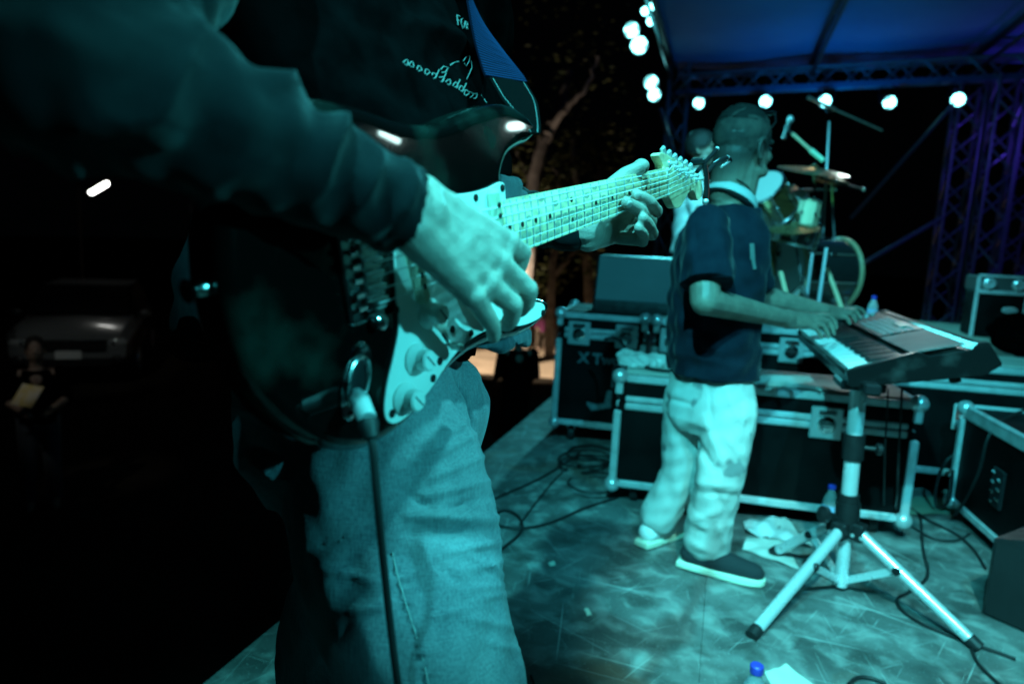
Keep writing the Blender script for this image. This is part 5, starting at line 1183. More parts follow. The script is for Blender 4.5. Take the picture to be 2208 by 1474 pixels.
# left hand further along
wa, wb = kpt(1775, 664, 0.40), kpt(1770, 675, 0.38)
mk = [kpt(1815, 668, 0.50), kpt(1814, 673, 0.475), kpt(1810, 678, 0.45), kpt(1806, 683, 0.43)]
fk = [[kpt(1846, 664, 0.56), kpt(1858, 668, 0.57), kpt(1864, 675, 0.57)], [kpt(1842, 670, 0.52), kpt(1850, 677, 0.52), kpt(1854, 685, 0.52)],
      [kpt(1834, 677, 0.48), kpt(1842, 685, 0.48), kpt(1845, 693, 0.48)], [kpt(1824, 684, 0.44), kpt(1830, 691, 0.44), kpt(1832, 698, 0.44)]]
hand_prims(sk, wa, wb, mk, fk, [kpt(1785, 668, 0.43), kpt(1805, 672, 0.53), kpt(1826, 676, 0.58), kpt(1838, 682, 0.60)], 0.0105, (0.022, 0.020))
sk.chain([(wa + wb) / 2, elLk], [0.031, 0.048]); sk.chain([elLk, shLk], [0.048, 0.055])
chk = PY(1545, 580, KY + 0.02)
sk.chain([hipc, chk, nk], [0.10, 0.10, 0.060]); sk.chain([shRk, nk - Z3 * 0.07, shLk], [0.04, 0.045, 0.04]); sk.chain([nk - Z3 * 0.02, hk - Z3 * 0.07], [0.072, 0.066], 18)
hfw = nz(np.array([0.86, 0.50, -0.06])); kP, kax = head_prims(sk, hk, hfw, nz(Z3 + 0.06 * cR), 1.08)
sk.cap(nk + Z3 * 0.02 - hfw * 0.02, hk - Z3 * 0.02 - hfw * 0.040, 0.064, 0.068, 18)
hip_r, hip_l = hipc + kr * 0.085 - Z3 * 0.03, hipc - kr * 0.085 - Z3 * 0.03
ftr = ZP(1512, 1228, 0.0); ftl = ZP(1420, 1180, 0.0) + np.array([0, 0.03, 0])
ank_r = ftr + Z3 * 0.09; ank_l = ftl + Z3 * 0.10
kn_r = PY(1548, 1030, hip_r[1] * 0.5 + ank_r[1] * 0.5 - 0.03); kn_l = PY(1470, 1020, hip_l[1] * 0.5 + ank_l[1] * 0.5)
for h_, k_, a_ in ((hip_r, kn_r, ank_r), (hip_l, kn_l, ank_l)): sk.chain([hipc, h_, k_, a_], [0.08, 0.07, 0.05, 0.04])
me = remesh(sk, 0.0034, 4); V, N = getV(me); setV(me, V)
M_nape = M_skin2.copy(); M_nape.name = 'skin_with_shaved_nape'; _nt = M_nape.node_tree; _b = _nt.nodes['Principled BSDF']; _src = _b.inputs['Base Color'].links[0].from_socket
_tc = _nt.nodes.new('ShaderNodeTexCoord'); _sb = _nt.nodes.new('ShaderNodeVectorMath'); _sb.operation = 'SUBTRACT'; _sb.inputs[1].default_value = tuple(hk - np.array([hipc[0], hipc[1], 0])); _nt.links.new(_tc.outputs['Object'], _sb.inputs[0])
_dt = _nt.nodes.new('ShaderNodeVectorMath'); _dt.operation = 'DOT_PRODUCT'; _dt.inputs[1].default_value = tuple(-hfw * 0.45 + Z3 * 0.9); _nt.links.new(_sb.outputs[0], _dt.inputs[0])
_mr = _nt.nodes.new('ShaderNodeMapRange'); _mr.inputs['From Min'].default_value = -0.10; _mr.inputs['From Max'].default_value = -0.01; _nt.links.new(_dt.outputs['Value'], _mr.inputs[0])
_mx = _nt.nodes.new('ShaderNodeMix'); _mx.data_type = 'RGBA'; _nt.links.new(_mr.outputs[0], _mx.inputs['Factor']); _nt.links.new(_src, _mx.inputs['A']); _mx.inputs['B'].default_value = (0.050, 0.044, 0.040, 1); _nt.links.new(_mx.outputs['Result'], _b.inputs['Base Color'])
kb_o = link_mesh(me, 'body', M_nape, kp, smooth=60)
face_parts(kp, kP, kax, 1.08, M_eye)
M_stub = mat('cropped_hair', (0.035, 0.031, 0.029), 0.8, bump=0.6, bscale=420, spec=0.2, col2=(0.075, 0.064, 0.056), nscale=30)
M_crew = mat('crew_cut_hair', (0.016, 0.0145, 0.014), 0.8, spec=0.2, bump=0.4, bscale=500)
hair_cap(kp, kP, kax, 1.08, M_stub, -0.03, 0.0014, 5)
hair_cap(kp, kP, kax, 1.08, M_crew, 0.066, 0.0034, 6)
# T-shirt
sh = MB()
def kr_(px, py, dy, wd, dp): return (PY(px, py, KY + dy), kr * wd, kf * dp)
sh.loft([kr_(1536, 806, 0.05, 0.165, 0.142), kr_(1538, 740, 0.04, 0.166, 0.144), kr_(1540, 660, 0.03, 0.162, 0.136), kr_(1548, 570, 0.02, 0.165, 0.128), kr_(1558, 505, 0.02, 0.165, 0.108), kr_(1566, 474, 0.02, 0.135, 0.092), kr_(1572, 446, 0.02, 0.104, 0.092)], 40, 2.3)
cuffk = PY(1524, 612, KY - 0.255)
sh.chain([shRk + kf * 0.0, (shRk + cuffk) / 2, cuffk], [0.076, 0.079, 0.080], 22)
sh.chain([shLk, shLk + (elLk - shLk) * 0.75], [0.078, 0.072], 22)
me = remesh(sh, 0.0052, 4); V, N = getV(me)
axf = nz(cuffk - shRk); pr = (V - cuffk) @ axf; dc = np.linalg.norm(V - cuffk - axf * pr[:, None], axis=1); m = (dc < 0.09) & (pr > 0); V[m] -= axf * (pr[m] * 0.96)[:, None]
D = 0.005 * wn(V * np.array([1, 1, 0.6]), 0.18, 61) + 0.003 * wn(V, 0.07, 62)
D = px_folds(V, N, D, [((1490, 500), (1500, 600), 12, 0.008), ((1545, 480), (1570, 590), 10, 0.007), ((1470, 700), (1560, 760), 12, 0.008), ((1450, 620), (1500, 720), 14, -0.008), ((1520, 690), (1620, 720), 10, 0.006), ((1440, 760), (1600, 790), 10, 0.006), ((1575, 560), (1620, 640), 12, -0.007), ((1600, 500), (1640, 600), 9, 0.006), ((1500, 520), (1560, 540), 8, -0.004), ((1475, 598), (1580, 590), 4, -0.004), ((1500, 470), (1505, 560), 3, -0.003)])
V += N * D[:, None]; setV(me, V); tsh = link_mesh(me, 't_shirt', M_navy, kp, smooth=70)
strokes('chest_print', tsh, [[(1619, 525), (1621, 560)], [(1622, 525), (1624, 565)], [(1624, 565), (1627, 580)]], 0.006, M_print)
# pale collar of the undershirt and chain
def ring_at(c, rad, tilt, n=26): 
    up = nz(Z3 + tilt); a = nz(np.cross(up, kr)); b = np.cross(up, a)
    return [c + a * rad[0] * math.cos(t) + b * rad[1] * math.sin(t) for t in np.linspace(0, 2 * math.pi, n, endpoint=False)]
cc = PY(1577, 428, KY + 0.02); cup = nz(Z3 + kf * 0.62)
MB().lathe([(0.078, -0.020), (0.096, -0.024), (0.097, -0.018), (0.089, 0.008), (0.085, 0.010), (0.074, 0.004)], cc, cup, 36).build('undershirt_collar', mat('grey_undershirt', (0.42, 0.43, 0.43), 0.85), kp, smooth=60)
Rn = ring_at(cc + Z3 * 0.018, (0.083, 0.078), kf * 0.78)
neckl = MB().tube(Rn + Rn[:1], 0.0032, 6, False).build('necklace', M_chrome, label='thin silver chain round the neck of the keyboard player', cat='necklace', loc=cc)
# spectacles pushed up on the head
gl = thing('glasses', 'dark glasses pushed up on the head of the keyboard player', 'glasses', tuple(kP(0.06, 0, 0.10)))
for r in (-1, 1):
    MB().tube([kP(0.060, 0.05 * r, 0.112), kP(0.035, 0.080 * r, 0.078), kP(0.0, 0.087 * r, 0.036), kP(-0.015, 0.084 * r, 0.012)], 0.0028, 6).build('temple', M_blackp, gl)
    MB().ell(kP(0.058, 0.033 * r, 0.112), (0.016, 0.025, 0.007), kax, 16, 8).build('lens', M_glass_dark, gl)
MB().tube([kP(0.064, -0.009, 0.115), kP(0.066, 0, 0.117), kP(0.064, 0.009, 0.115)], 0.002, 6).build('bridge', M_blackp, gl)
# trousers
tr_ = MB().loft([(PY(1534, 790, KY + 0.05), kr * 0.150, kf * 0.112), (PY(1532, 850, KY + 0.05), kr * 0.160, kf * 0.122), (PY(1530, 900, KY + 0.05), kr * 0.160, kf * 0.122), (PY(1527, 930, KY + 0.05), kr * 0.12, kf * 0.10)], 34, 2.4)
tr_.chain([hip_r - Z3 * 0.03, kn_r, ank_r + Z3 * 0.03 + kf * 0.01], [0.096, 0.086, 0.082], 24); tr_.chain([hip_l - Z3 * 0.03, kn_l, ank_l + Z3 * 0.02], [0.096, 0.080, 0.074], 24)
tr_.chain([(kn_r + ank_r) / 2, ank_r + kf * 0.03 + Z3 * 0.0], [0.085, 0.078], 20)
me = remesh(tr_, 0.0052, 4); V, N = getV(me); D = 0.003 * wn(V * np.array([1, 1, 0.35]), 0.16, 71) + 0.0015 * wn(V, 0.06, 72); D0 = D.copy()
D = px_folds(V, N, D, [((1440, 858), (1490, 872), 5, -0.008), ((1490, 872), (1510, 840), 5, -0.008), ((1520, 900), (1560, 1000), 10, 0.012), ((1500, 950), (1540, 1010), 9, -0.016), ((1560, 940), (1610, 990), 10, 0.010), ((1500, 1040), (1590, 1050), 9, 0.012), ((1510, 1062), (1600, 1070), 7, -0.010), ((1480, 930), (1490, 1100), 12, -0.014),
    ((1540, 1060), (1575, 1120), 8, -0.010), ((1490, 1120), (1560, 1100), 9, 0.012), ((1480, 1160), (1530, 1190), 9, 0.012), ((1500, 1140), (1520, 1150), 7, -0.012), ((1545, 1120), (1570, 1190), 9, 0.012), ((1565, 840), (1590, 900), 8, 0.007), ((1450, 900), (1460, 1100), 12, 0.008), ((1530, 830), (1534, 920), 5, -0.006), ((1575, 1000), (1605, 1080), 8, -0.009)])
D = D0 + (D - D0) * 0.62
V += N * D[:, None]; V[:, 2] = np.maximum(V[:, 2], 0.012); setV(me, V)
M_trous = mat('pale_camouflage_cotton', (0.56, 0.57, 0.54), 0.85, col2=(0.26, 0.28, 0.28), nscale=7.5, lo=0.60, hi=0.63, bump=0.3, bscale=120, detail=2.5)
link_mesh(me, 'trousers', M_trous, kp, smooth=70)
# shoes
def shoe(f, d, name='shoe', lift=0.0, up_m=M_shoe):
    d = nz(d); s_ = np.cross(d, Z3); f = f * np.array([1, 1, 0])
    mb = MB().chain([f - d * 0.055 + Z3 * (0.055 + lift), f + d * 0.06 + Z3 * 0.052, f + d * 0.17 + Z3 * 0.040], [0.040, 0.044, 0.036], 18)
    mb.cap(f - d * 0.03 + Z3 * (0.07 + lift), f + d * 0.02 + Z3 * 0.085, 0.036, 0.034)
    me = remesh(mb, 0.004, 4); V, N = getV(me); V[:, 2] = np.maximum(V[:, 2], 0.012); setV(me, V); o = link_mesh(me, name, up_m, kp, smooth=60)
    poly = [(-0.100, -0.020), (-0.095, -0.034), (-0.04, -0.040), (0.03, -0.041), (0.10, -0.049), (0.16, -0.046), (0.20, -0.028), (0.211, 0), (0.20, 0.028), (0.16, 0.046), (0.10, 0.049), (0.03, 0.041), (-0.04, 0.040), (-0.095, 0.034), (-0.100, 0.020)]
    MB().prism(crom(poly, 3), f + Z3 * 0.002, d, s_, Z3, 0.030, 0.007).build('sole', M_sole, o); return o
shoe(ftr + np.array([0.01, -0.01, 0]), ZP(1640, 1268) - ZP(1500, 1232)); shoe(ftl + np.array([0.0, 0.02, 0]), np.array([0.75, 0.65, 0]), up_m=M_cloth_white)

# ------------------------------------------------------------------ drum kit
DD = 5.2
def DW(x, y, d=DD): return W(x, y, d)
pxm = lambda d=DD: d / F0
dax = nz(cR * np.array([1, 1, 0]) + 0.25 * S2)
def drum(label, name, c, ax, r, depth, shell, head1=M_head, head2=M_head, hoop=M_chrome, lugs=8, cat='drum', lug_m=M_chrome):
    ax = nz(ax); u, w = perp(ax); t = thing(name, label, cat, tuple(c))
    MB().lathe([(r, -depth / 2), (r, depth / 2)], c, ax, 40).build('shell', shell, t)
    for s, hm in ((1, head1), (-1, head2)):
        MB().lathe([(r * 0.985, 0), (r * 0.98, 0.004), (0.001, 0.005)], c + ax * s * (depth / 2 + 0.001), ax * s, 40).build('drum_head', hm, t)
        ring = [c + ax * s * (depth / 2) + (u * math.cos(a) + w * math.sin(a)) * (r + 0.006) for a in np.linspace(0, 2 * math.pi, 40)]
        MB().tube(ring, 0.008 if hoop is M_chrome else 0.018, 8, False).build('hoop', hoop, t)
    for k in range(lugs):
        a = 2 * math.pi * k / lugs + 0.2; d = u * math.cos(a) + w * math.sin(a)
        l = MB().box(c + d * (r + 0.010), (0.05 if depth > 0.2 else 0.03, 0.022, 0.02), (ax, np.cross(ax, d), d), 0.006)
        l.tube([c + d * (r + 0.012) - ax * (depth / 2 + 0.01), c + d * (r + 0.012) + ax * (depth / 2 + 0.01)], 0.0035, 6); l.build('lug', lug_m, t)
    return t
kc = DW(1750, 588, 5.25)
kick = drum('big black bass drum with pale wooden hoops seen from the side', 'bass_drum', kc, dax, 0.262, 0.46, M_drum_black, M_drum_black, M_head, M_hoopw, 8)
for s in (-1, 1):
    q = kc + dax * 0.15 + np.cross(dax, Z3) * 0.2 * s; MB().tube([q - Z3 * 0.16, q + np.cross(dax, Z3) * 0.12 * s + dax * 0.05 - Z3 * (q[2] - RZ - 0.005)], 0.008, 8).build('spur_leg', M_chrome, kick)
MB().box(kc - S2 * 0.262 + dax * 0.02, (0.20, 0.02, 0.02), (dax, S2, Z3), 0.004).build('badge_bar', M_chrome, kick)
drum('amber rack tom with a pale lit head behind the shoulder of the keyboard player', 'tom_drum', DW(1655, 432, 5.0), nz(-cF * 0.40 + Z3 * 0.6 - cR * 0.62), 0.165, 0.25, M_drum)
drum('small pale shiny tom in the middle of the kit above the bass drum', 'tom_drum', DW(1741, 462, 5.15), nz(Z3 + cR * 0.12), 0.085, 0.20, M_drum_pale, lugs=6)
drum('floor tom with amber shell left of the bass drum', 'tom_drum', DW(1632, 545, 5.1), Z3, 0.155, 0.34, M_drum)
drum('shallow snare drum with pale head above the left bass drum hoop', 'snare_drum', DW(1712, 507, 4.9), nz(Z3 + cR * 0.18 - cF * 0.1), 0.165, 0.12, mat('steel_shell', (0.5, 0.5, 0.5), 0.2, 1.0), lugs=10)
drum('dark rack tom with a chrome rim between the pale tom and the player', 'tom_drum', DW(1700, 450, 5.3), nz(Z3 * 0.8 - cF * 0.45 - cR * 0.3), 0.135, 0.20, M_drum_black, lugs=8)
def stand(par, top, foot, spread=0.26, r=0.010, m=M_chrome):
    MB().tube([top, foot + Z3 * 0.28], r, 8).build('pole', m, par); MB().tube([foot + Z3 * 0.36, foot + Z3 * 0.06], r * 1.4, 8).build('lower_pole', m, par)
    for k in range(3):
        a = 0.7 + 2.09 * k; MB().tube([foot + Z3 * 0.30, foot + np.array([math.cos(a), math.sin(a), 0]) * spread + Z3 * 0.008], r * 0.9, 8).build('leg', m, par)
def cymbal(label, c, axis, r, foot, m=M_brass):
    t = thing('cymbal', label, 'cymbal', tuple(c)); ax = nz(axis)
    MB().lathe([(0.006, 0.022), (0.02, 0.022), (0.034, 0.010), (0.045, 0.004), (r * 0.6, -0.008), (r, -0.022), (r, -0.0235), (r * 0.6, -0.0098), (0.045, 0.002), (0.02, 0.018), (0.006, 0.018)], c, ax, 44).build('plate', m, t)
    MB().tube([c + ax * 0.045, c - ax * 0.03], 0.006, 8).lathe([(0.012, 0), (0.014, 0.006), (0.006, 0.014)], c + ax * 0.026, ax, 10).build('wing_nut', M_chrome, t)
    stand(t, c - ax * 0.03, np.array([foot[0], foot[1], RZ])); return t
cymbal('upper crash cymbal seen nearly edge on below the overhead microphones', DW(1755, 363, 5.1), nz(Z3 - cF * 0.25 + cR * 0.05), 0.255, DW(1772, 660, 5.2))
cymbal('large dark ride cymbal tilted low behind the face of the keyboard player', DW(1712, 408, 5.5), nz(Z3 - cF * 0.02 - cR * 0.10), 0.29, DW(1735, 660, 5.6), mat('dark_bronze', (0.10, 0.08, 0.045), 0.4, 0.8))
cymbal('low teal cymbal in front of the bass drum under the pale tom', DW(1712, 486, 4.75), nz(Z3 - cF * 0.22 - cR * 0.16), 0.17, DW(1725, 660, 4.8))
cymbal('small splash cymbal high between the microphone and the crash cymbal', DW(1676, 385, 5.6), nz(Z3 - cF * 0.3 + cR * 0.3), 0.13, DW(1690, 660, 5.6))
hh = cymbal('hi-hat cymbals with bright rim right of the kit above the bottle', DW(1795, 385, 5.3), nz(Z3 + cR * 0.15), 0.13, DW(1800, 660, 5.3))
def mic_stand(label, pts, mic=None, foot=None, r=0.009):
    t = thing('microphone_stand', label, 'microphone stand', tuple(pts[0]))
    for a, b in zip(pts[:-1], pts[1:]): MB().tube([a, b], r, 8).build('boom' if a is not pts[0] or len(pts) == 2 else 'pole', M_truss, t)
    if foot is not None:
        for k in range(3): a = 0.4 + 2.09 * k; MB().tube([foot + Z3 * 0.22, foot + np.array([math.cos(a), math.sin(a), 0]) * 0.3 + Z3 * 0.01], r, 8).build('leg', M_blackm, t)
    if mic is not None:
        c, d = mic; d = nz(d); MB().tube([c, c + d * 0.11], [0.011, 0.014], 12).build('microphone', M_blackm, t); MB().ell(c + d * 0.13, (0.022, 0.022, 0.024)).build('mic_grille', M_steel, t)
    return t
ft = DW(1768, 665, 5.3); ft[2] = RZ
mic_stand('tall overhead microphone stand with a long boom slanting down right', [ft + Z3 * 0.0, DW(1788, 262, 5.3)], None, ft)
b1, b2 = DW(1742, 210, 5.2), DW(1902, 281, 5.4)
t = thing('microphone_boom', 'long pale boom arm slanting down to the right across the third beam lamp', 'microphone boom', tuple(DW(1788, 235, 5.3)))
MB().tube([b1, DW(1800, 236, 5.27)], 0.014, 8).build('counterweight', M_alu, t); MB().tube([DW(1790, 232, 5.26), b2], 0.008, 8).build('boom', M_alu, t)
MB().ell(DW(1788, 235, 5.28), (0.03, 0.03, 0.03)).build('joint', M_blackm, t)
t = thing('microphone', 'overhead microphone hanging right of the shaved head', 'microphone', tuple(DW(1700, 272, 5.1)))
MB().tube([DW(1703, 262, 5.1), DW(1690, 300, 5.1)], 0.017, 10).build('body', M_blackm, t); MB().ell(DW(1704, 258, 5.1), (0.024, 0.024, 0.03)).build('mic_grille', M_steel, t)
t = thing('microphone_boom', 'short boom with pale clip slanting over the crash cymbal', 'microphone boom', tuple(DW(1740, 320, 5.0)))
MB().tube([DW(1708, 288, 5.0), DW(1750, 326, 5.0)], 0.012, 8).build('boom', M_wood_stick, t); MB().tube([DW(1748, 324, 5.0), DW(1775, 346, 5.0)], 0.018, 10).build('clip', mat('pale_green_plastic', (0.4, 0.62, 0.45), 0.4), t)
MB().tube([DW(1708, 288, 5.0), DW(1690, 272, 5.05)], 0.008, 8).build('gooseneck', M_blackm, t)
t = thing('cymbal_boom', 'thin dark arm with shiny knobs pointing right under the crash cymbal', 'cymbal arm', tuple(DW(1800, 395, 5.2)))
MB().tube([DW(1770, 385, 5.2), DW(1862, 408, 5.3)], 0.009, 8).build('arm', M_blackm, t)
for p in ((1803, 388), (1801, 408), (1862, 408)): MB().ell(DW(*p, 5.2), (0.016, 0.016, 0.016)).build('wing_knob', M_chrome, t)
def leg_thing(label, p, q, r, m):
    t = MB().tube([p, p + (q - p) * 0.5, q], [r, r * 1.15, r], 8).build('stand_leg', m, label=label, cat='stand leg', loc=q)
q = DW(1718, 664, 4.75); q[2] = RZ; leg_thing('pale stand leg slanting down right at the left of the bass drum', DW(1683, 585, 4.8), q, 0.016, M_wood_stick)
q = DW(1838, 668, 4.8); q[2] = RZ; leg_thing('pale stand leg slanting down right at the right of the bass drum', DW(1783, 578, 4.9), q, 0.014, M_wood_stick)
q = DW(1762, 668, 4.7); q[2] = RZ; leg_thing('grey stand leg crossing in front of the bass drum', DW(1782, 535, 4.75), q, 0.013, M_truss)
q = DW(1735, 668, 4.72); q[2] = RZ; leg_thing('thin dark stand leg in front of the bass drum', DW(1752, 545, 4.75), q, 0.011, M_truss)

# drummer, mostly hidden behind the keyboard player
dk = thing('person', 'drummer in pale shirt, half hidden behind the head of the keyboard player', 'person', (*DW(1498, 345, 4.9)[:2], RZ))
hd_ = DW(1513, 322, 4.9); df = nz(np.array([0.9, -0.35, 0])); dr = np.cross(df, Z3)
sk = MB(); nb_ = hd_ - Z3 * 0.17 - df * 0.02; sk.chain([nb_ - Z3 * 0.55, nb_ - Z3 * 0.12, nb_, hd_ - Z3 * 0.05], [0.11, 0.12, 0.055, 0.05])
dP, dax_ = head_prims(sk, hd_, df, Z3, 1.0)
for s in (-1, 1):
    a = nb_ + dr * 0.18 * s - Z3 * 0.06; b = a - Z3 * 0.26 + df * 0.08 + dr * 0.04 * s; c = b + df * 0.24 + Z3 * 0.02; sk.chain([nb_ - Z3 * 0.1, a, b, c, c + df * 0.08], [0.06, 0.05, 0.04, 0.028, 0.03])
    h_ = nb_ - Z3 * 0.52 + dr * 0.09 * s; k_ = h_ + df * 0.38; sk.chain([nb_ - Z3 * 0.5, h_, k_, np.array([k_[0], k_[1], RZ + 0.06])], [0.1, 0.08, 0.06, 0.045])
me = remesh(sk, 0.007, 3); link_mesh(me, 'body', M_skin2, dk, smooth=60); face_parts(dk, dP, dax_, 1.0, M_eye); hair_cap(dk, dP, dax_, 1.0, M_hair, -0.035, 0.014, 8)
sk = MB().loft([(nb_ - Z3 * 0.58, dr * 0.18, df * 0.13), (nb_ - Z3 * 0.2, dr * 0.19, df * 0.13), (nb_ - Z3 * 0.04, dr * 0.12, df * 0.08)], 26)
for s in (-1, 1): a = nb_ + dr * 0.18 * s - Z3 * 0.06; sk.chain([a, a - Z3 * 0.22 + df * 0.06], [0.075, 0.07])
me = remesh(sk, 0.010, 3); V, N = getV(me); V += N * (0.006 * wn(V, 0.1, 3))[:, None]; setV(me, V); link_mesh(me, 'shirt', M_cloth_white, dk, smooth=70)
st_c = nb_ - Z3 * 0.62; stool = thing('drum_stool', 'round black drum stool under the drummer', 'stool', (st_c[0], st_c[1], RZ))
MB().lathe([(0.15, 0), (0.17, 0.02), (0.17, 0.05), (0.14, 0.07)], st_c - Z3 * 0.08, Z3, 24).build('seat', M_leather, stool); stand(stool, st_c - Z3 * 0.08, np.array([st_c[0], st_c[1], RZ]), 0.25)

# ------------------------------------------------------------------ audience, car, street light, trees beyond the stage
def bystander(label, px, pyf, d, shirt, pants, h=1.65, face=None, arms=0.2, group='people watching beyond the stage'):
    p = W(px, pyf, d); p = np.array([p[0], p[1], GZ + 0.02]); f = nz(face if face is not None else np.array([0.4, -0.9, 0])); r = np.cross(f, Z3); k = h / 1.7
    t = thing('person', label, 'person', tuple(p), group=group); sk = MB(); hd = p + Z3 * 1.57 * k; nb_ = p + Z3 * 1.40 * k; hp = p + Z3 * 0.92 * k
    sk.chain([hp, nb_ - Z3 * 0.12 * k, nb_, hd - Z3 * 0.05], [0.10, 0.11, 0.05, 0.05]); P, ax = head_prims(sk, hd, f, Z3, k)
    cl = MB().loft([(hp - Z3 * 0.05, r * 0.17 * k, f * 0.12), (hp + Z3 * 0.25, r * 0.18 * k, f * 0.125), (nb_ - Z3 * 0.02, r * 0.12 * k, f * 0.08)], 24); tr = MB().loft([(hp + Z3 * 0.05, r * 0.155 * k, f * 0.11), (hp - Z3 * 0.12, r * 0.165 * k, f * 0.12)], 24)
    for s in (-1, 1):
        a = nb_ + r * 0.19 * s * k - Z3 * 0.05; b = a - Z3 * 0.27 * k + r * 0.04 * s; c = b + (f * arms - Z3 * (0.24 - arms * 0.7) - r * (0.13 * s if arms > 0.22 else 0)) * k; sk.chain([nb_ - Z3 * 0.08, a, b, c, c + (c - b) * 0.35], [0.05, 0.045, 0.038, 0.027, 0.032]); cl.chain([a, b], [0.062, 0.056])
        h_ = hp + r * 0.085 * s; k_ = p + Z3 * 0.48 * k + r * 0.09 * s + f * 0.02; ft = p + Z3 * 0.07 + r * 0.10 * s; sk.chain([hp, h_, k_, ft, ft + f * 0.13 - Z3 * 0.02], [0.09, 0.075, 0.052, 0.04, 0.04]); tr.chain([h_, k_, ft + Z3 * 0.06], [0.09, 0.072, 0.066])
    link_mesh(remesh(sk, 0.012, 2), 'body', M_skin2, t, smooth=60); link_mesh(remesh(cl, 0.013, 2), 'shirt', shirt, t, smooth=60); link_mesh(remesh(tr, 0.013, 2), 'trousers', pants, t, smooth=60); hair_cap(t, P, ax, k, M_hair, -0.03, 0.01, 3)
    return t, p, f, r
M_pink = mat('pink_cotton', (0.25, 0.06, 0.17), 0.85); M_peach = mat('peach_cotton', (0.20, 0.13, 0.10), 0.85); M_tan = mat('tan_cotton', (0.10, 0.08, 0.06), 0.85)
bystander('dark silhouetted person standing nearest beyond the stage edge, before the lit sand', 1117, 760, 8.2, M_black_cloth, M_black_cloth, 1.72, np.array([-0.2, 1, 0]))
bystander('small far person in pink top on the lit sand right of the dark silhouette', 1166, 735, 17.0, M_pink, M_tan, 0.98)
bystander('small far person in peach shirt on the lit sand beside the tall case', 1188, 735, 17.4, M_peach, M_denim, 1.05)
bystander('person in tan shirt behind the lower guitar horn, left of the dark silhouette', 1088, 735, 17.2, M_tan, M_black_cloth, 1.0)
bystander('dark dressed person further left behind the guitar horn', 1064, 735, 16.6, M_black_cloth, M_black_cloth, 1.05, np.array([0.3, -0.5, 0]))
tb, pb, fb_, rb_ = bystander('person in dark clothes standing before the silver car and holding a bright leaflet', 78, 800, 6.2, M_black_cloth, M_denim_dark, 1.62, np.array([0.55, -0.85, 0]), 0.29, None)
lc = pb + Z3 * 1.12 + fb_ * 0.34
_lx = nz(np.array([1.0, -0.35, 0])); _ln = nz(np.array([0.25, -0.8, 0.5])); MB().box(lc + np.array([0, -0.1, 0.05]), (0.26, 0.005, 0.20), (_lx, _ln, nz(np.cross(_lx, _ln))), 0.001).build('leaflet', M_orange_paper, label='yellow and white leaflet held by the person beside the car', cat='leaflet', loc=lc)

# silver car facing the stage
cpos = W(150, 790, 10.9); cpos[2] = GZ + 0.02; cf_ = nz(np.array([0.42, -1.0, 0])); cr_ = np.cross(cf_, Z3)
car = thing('parked_car', 'silver car parked in the dark facing the stage', 'car', tuple(cpos))
def CP(f, r, u): return cpos + cf_ * f + cr_ * r + Z3 * u
secs = [(-3.9, 0.55, 0.80, 0.45, 0.95), (-3.6, 0.40, 0.86, 0.40, 1.05), (-1.2, 0.34, 0.90, 0.36, 1.02), (-0.25, 0.36, 0.88, 0.36, 0.96), (0.0, 0.40, 0.80, 0.44, 0.82)]
mb = MB()
for f, zl, hw, _, zt in secs:
    for u, r in ((zl, -hw * 0.94), (zl, hw * 0.94), (zl + 0.15, hw), (zt - 0.14, hw), (zt, hw * 0.86), (zt + 0.03, 0), (zt, -hw * 0.86), (zt - 0.14, -hw), (zl + 0.15, -hw)): mb.v.append(tuple(CP(f, r, u)))
mb.f = [(i * 9 + k, i * 9 + (k + 1) % 9, (i + 1) * 9 + (k + 1) % 9, (i + 1) * 9 + k) for i in range(4) for k in range(9)] + [tuple(range(9)), tuple(range(36, 45))]
mb.build('body', M_carpaint, car, smooth=30)
mb = MB()
for f, hw, z in ((-1.05, 0.80, 1.02), (-1.75, 0.66, 1.50), (-3.2, 0.66, 1.50), (-3.75, 0.78, 1.04)):
    mb.v += [tuple(CP(f, -hw, z)), tuple(CP(f, hw, z))]
mb.v += [tuple(CP(-1.05, 0.8, 0.98)), tuple(CP(-1.05, -0.8, 0.98)), tuple(CP(-3.75, 0.78, 1.0)), tuple(CP(-3.75, -0.78, 1.0))]
mb.f = [(2, 3, 5, 4), (0, 1, 8, 9), (6, 7, 10, 11), (1, 3, 5, 7), (0, 2, 4, 6), (1, 7, 10, 8), (0, 6, 11, 9), (4, 5, 7, 6)]; mb.build('roof', M_carpaint, car, smooth=20)
MB().add([CP(-1.02, -0.76, 1.06), CP(-1.02, 0.76, 1.06), CP(-1.70, 0.64, 1.49), CP(-1.70, -0.64, 1.49), CP(-1.06, -0.76, 1.05), CP(-1.06, 0.76, 1.05), CP(-1.74, 0.64, 1.48), CP(-1.74, -0.64, 1.48)], [(0, 1, 2, 3), (4, 7, 6, 5), (0, 4, 5, 1), (1, 5, 6, 2), (2, 6, 7, 3), (3, 7, 4, 0)]).build('windscreen', M_glass_dark, car)
MB().box(CP(0.02, 0, 0.66), (1.05, 0.05, 0.16), (cr_, cf_, Z3), 0.02).box(CP(0.03, 0, 0.40), (1.2, 0.05, 0.14), (cr_, cf_, Z3), 0.02).build('grille', M_blackp, car)
MB().box(CP(0.05, 0, 0.755), (1.1, 0.03, 0.03), (cr_, cf_, Z3), 0.01).build('chrome_strip', M_chrome, car)
MB().box(CP(0.05, 0, 0.53), (0.36, 0.02, 0.13), (cr_, cf_, Z3), 0.004).build('number_plate', mat('plate_white', (0.7, 0.7, 0.68), 0.5), car)
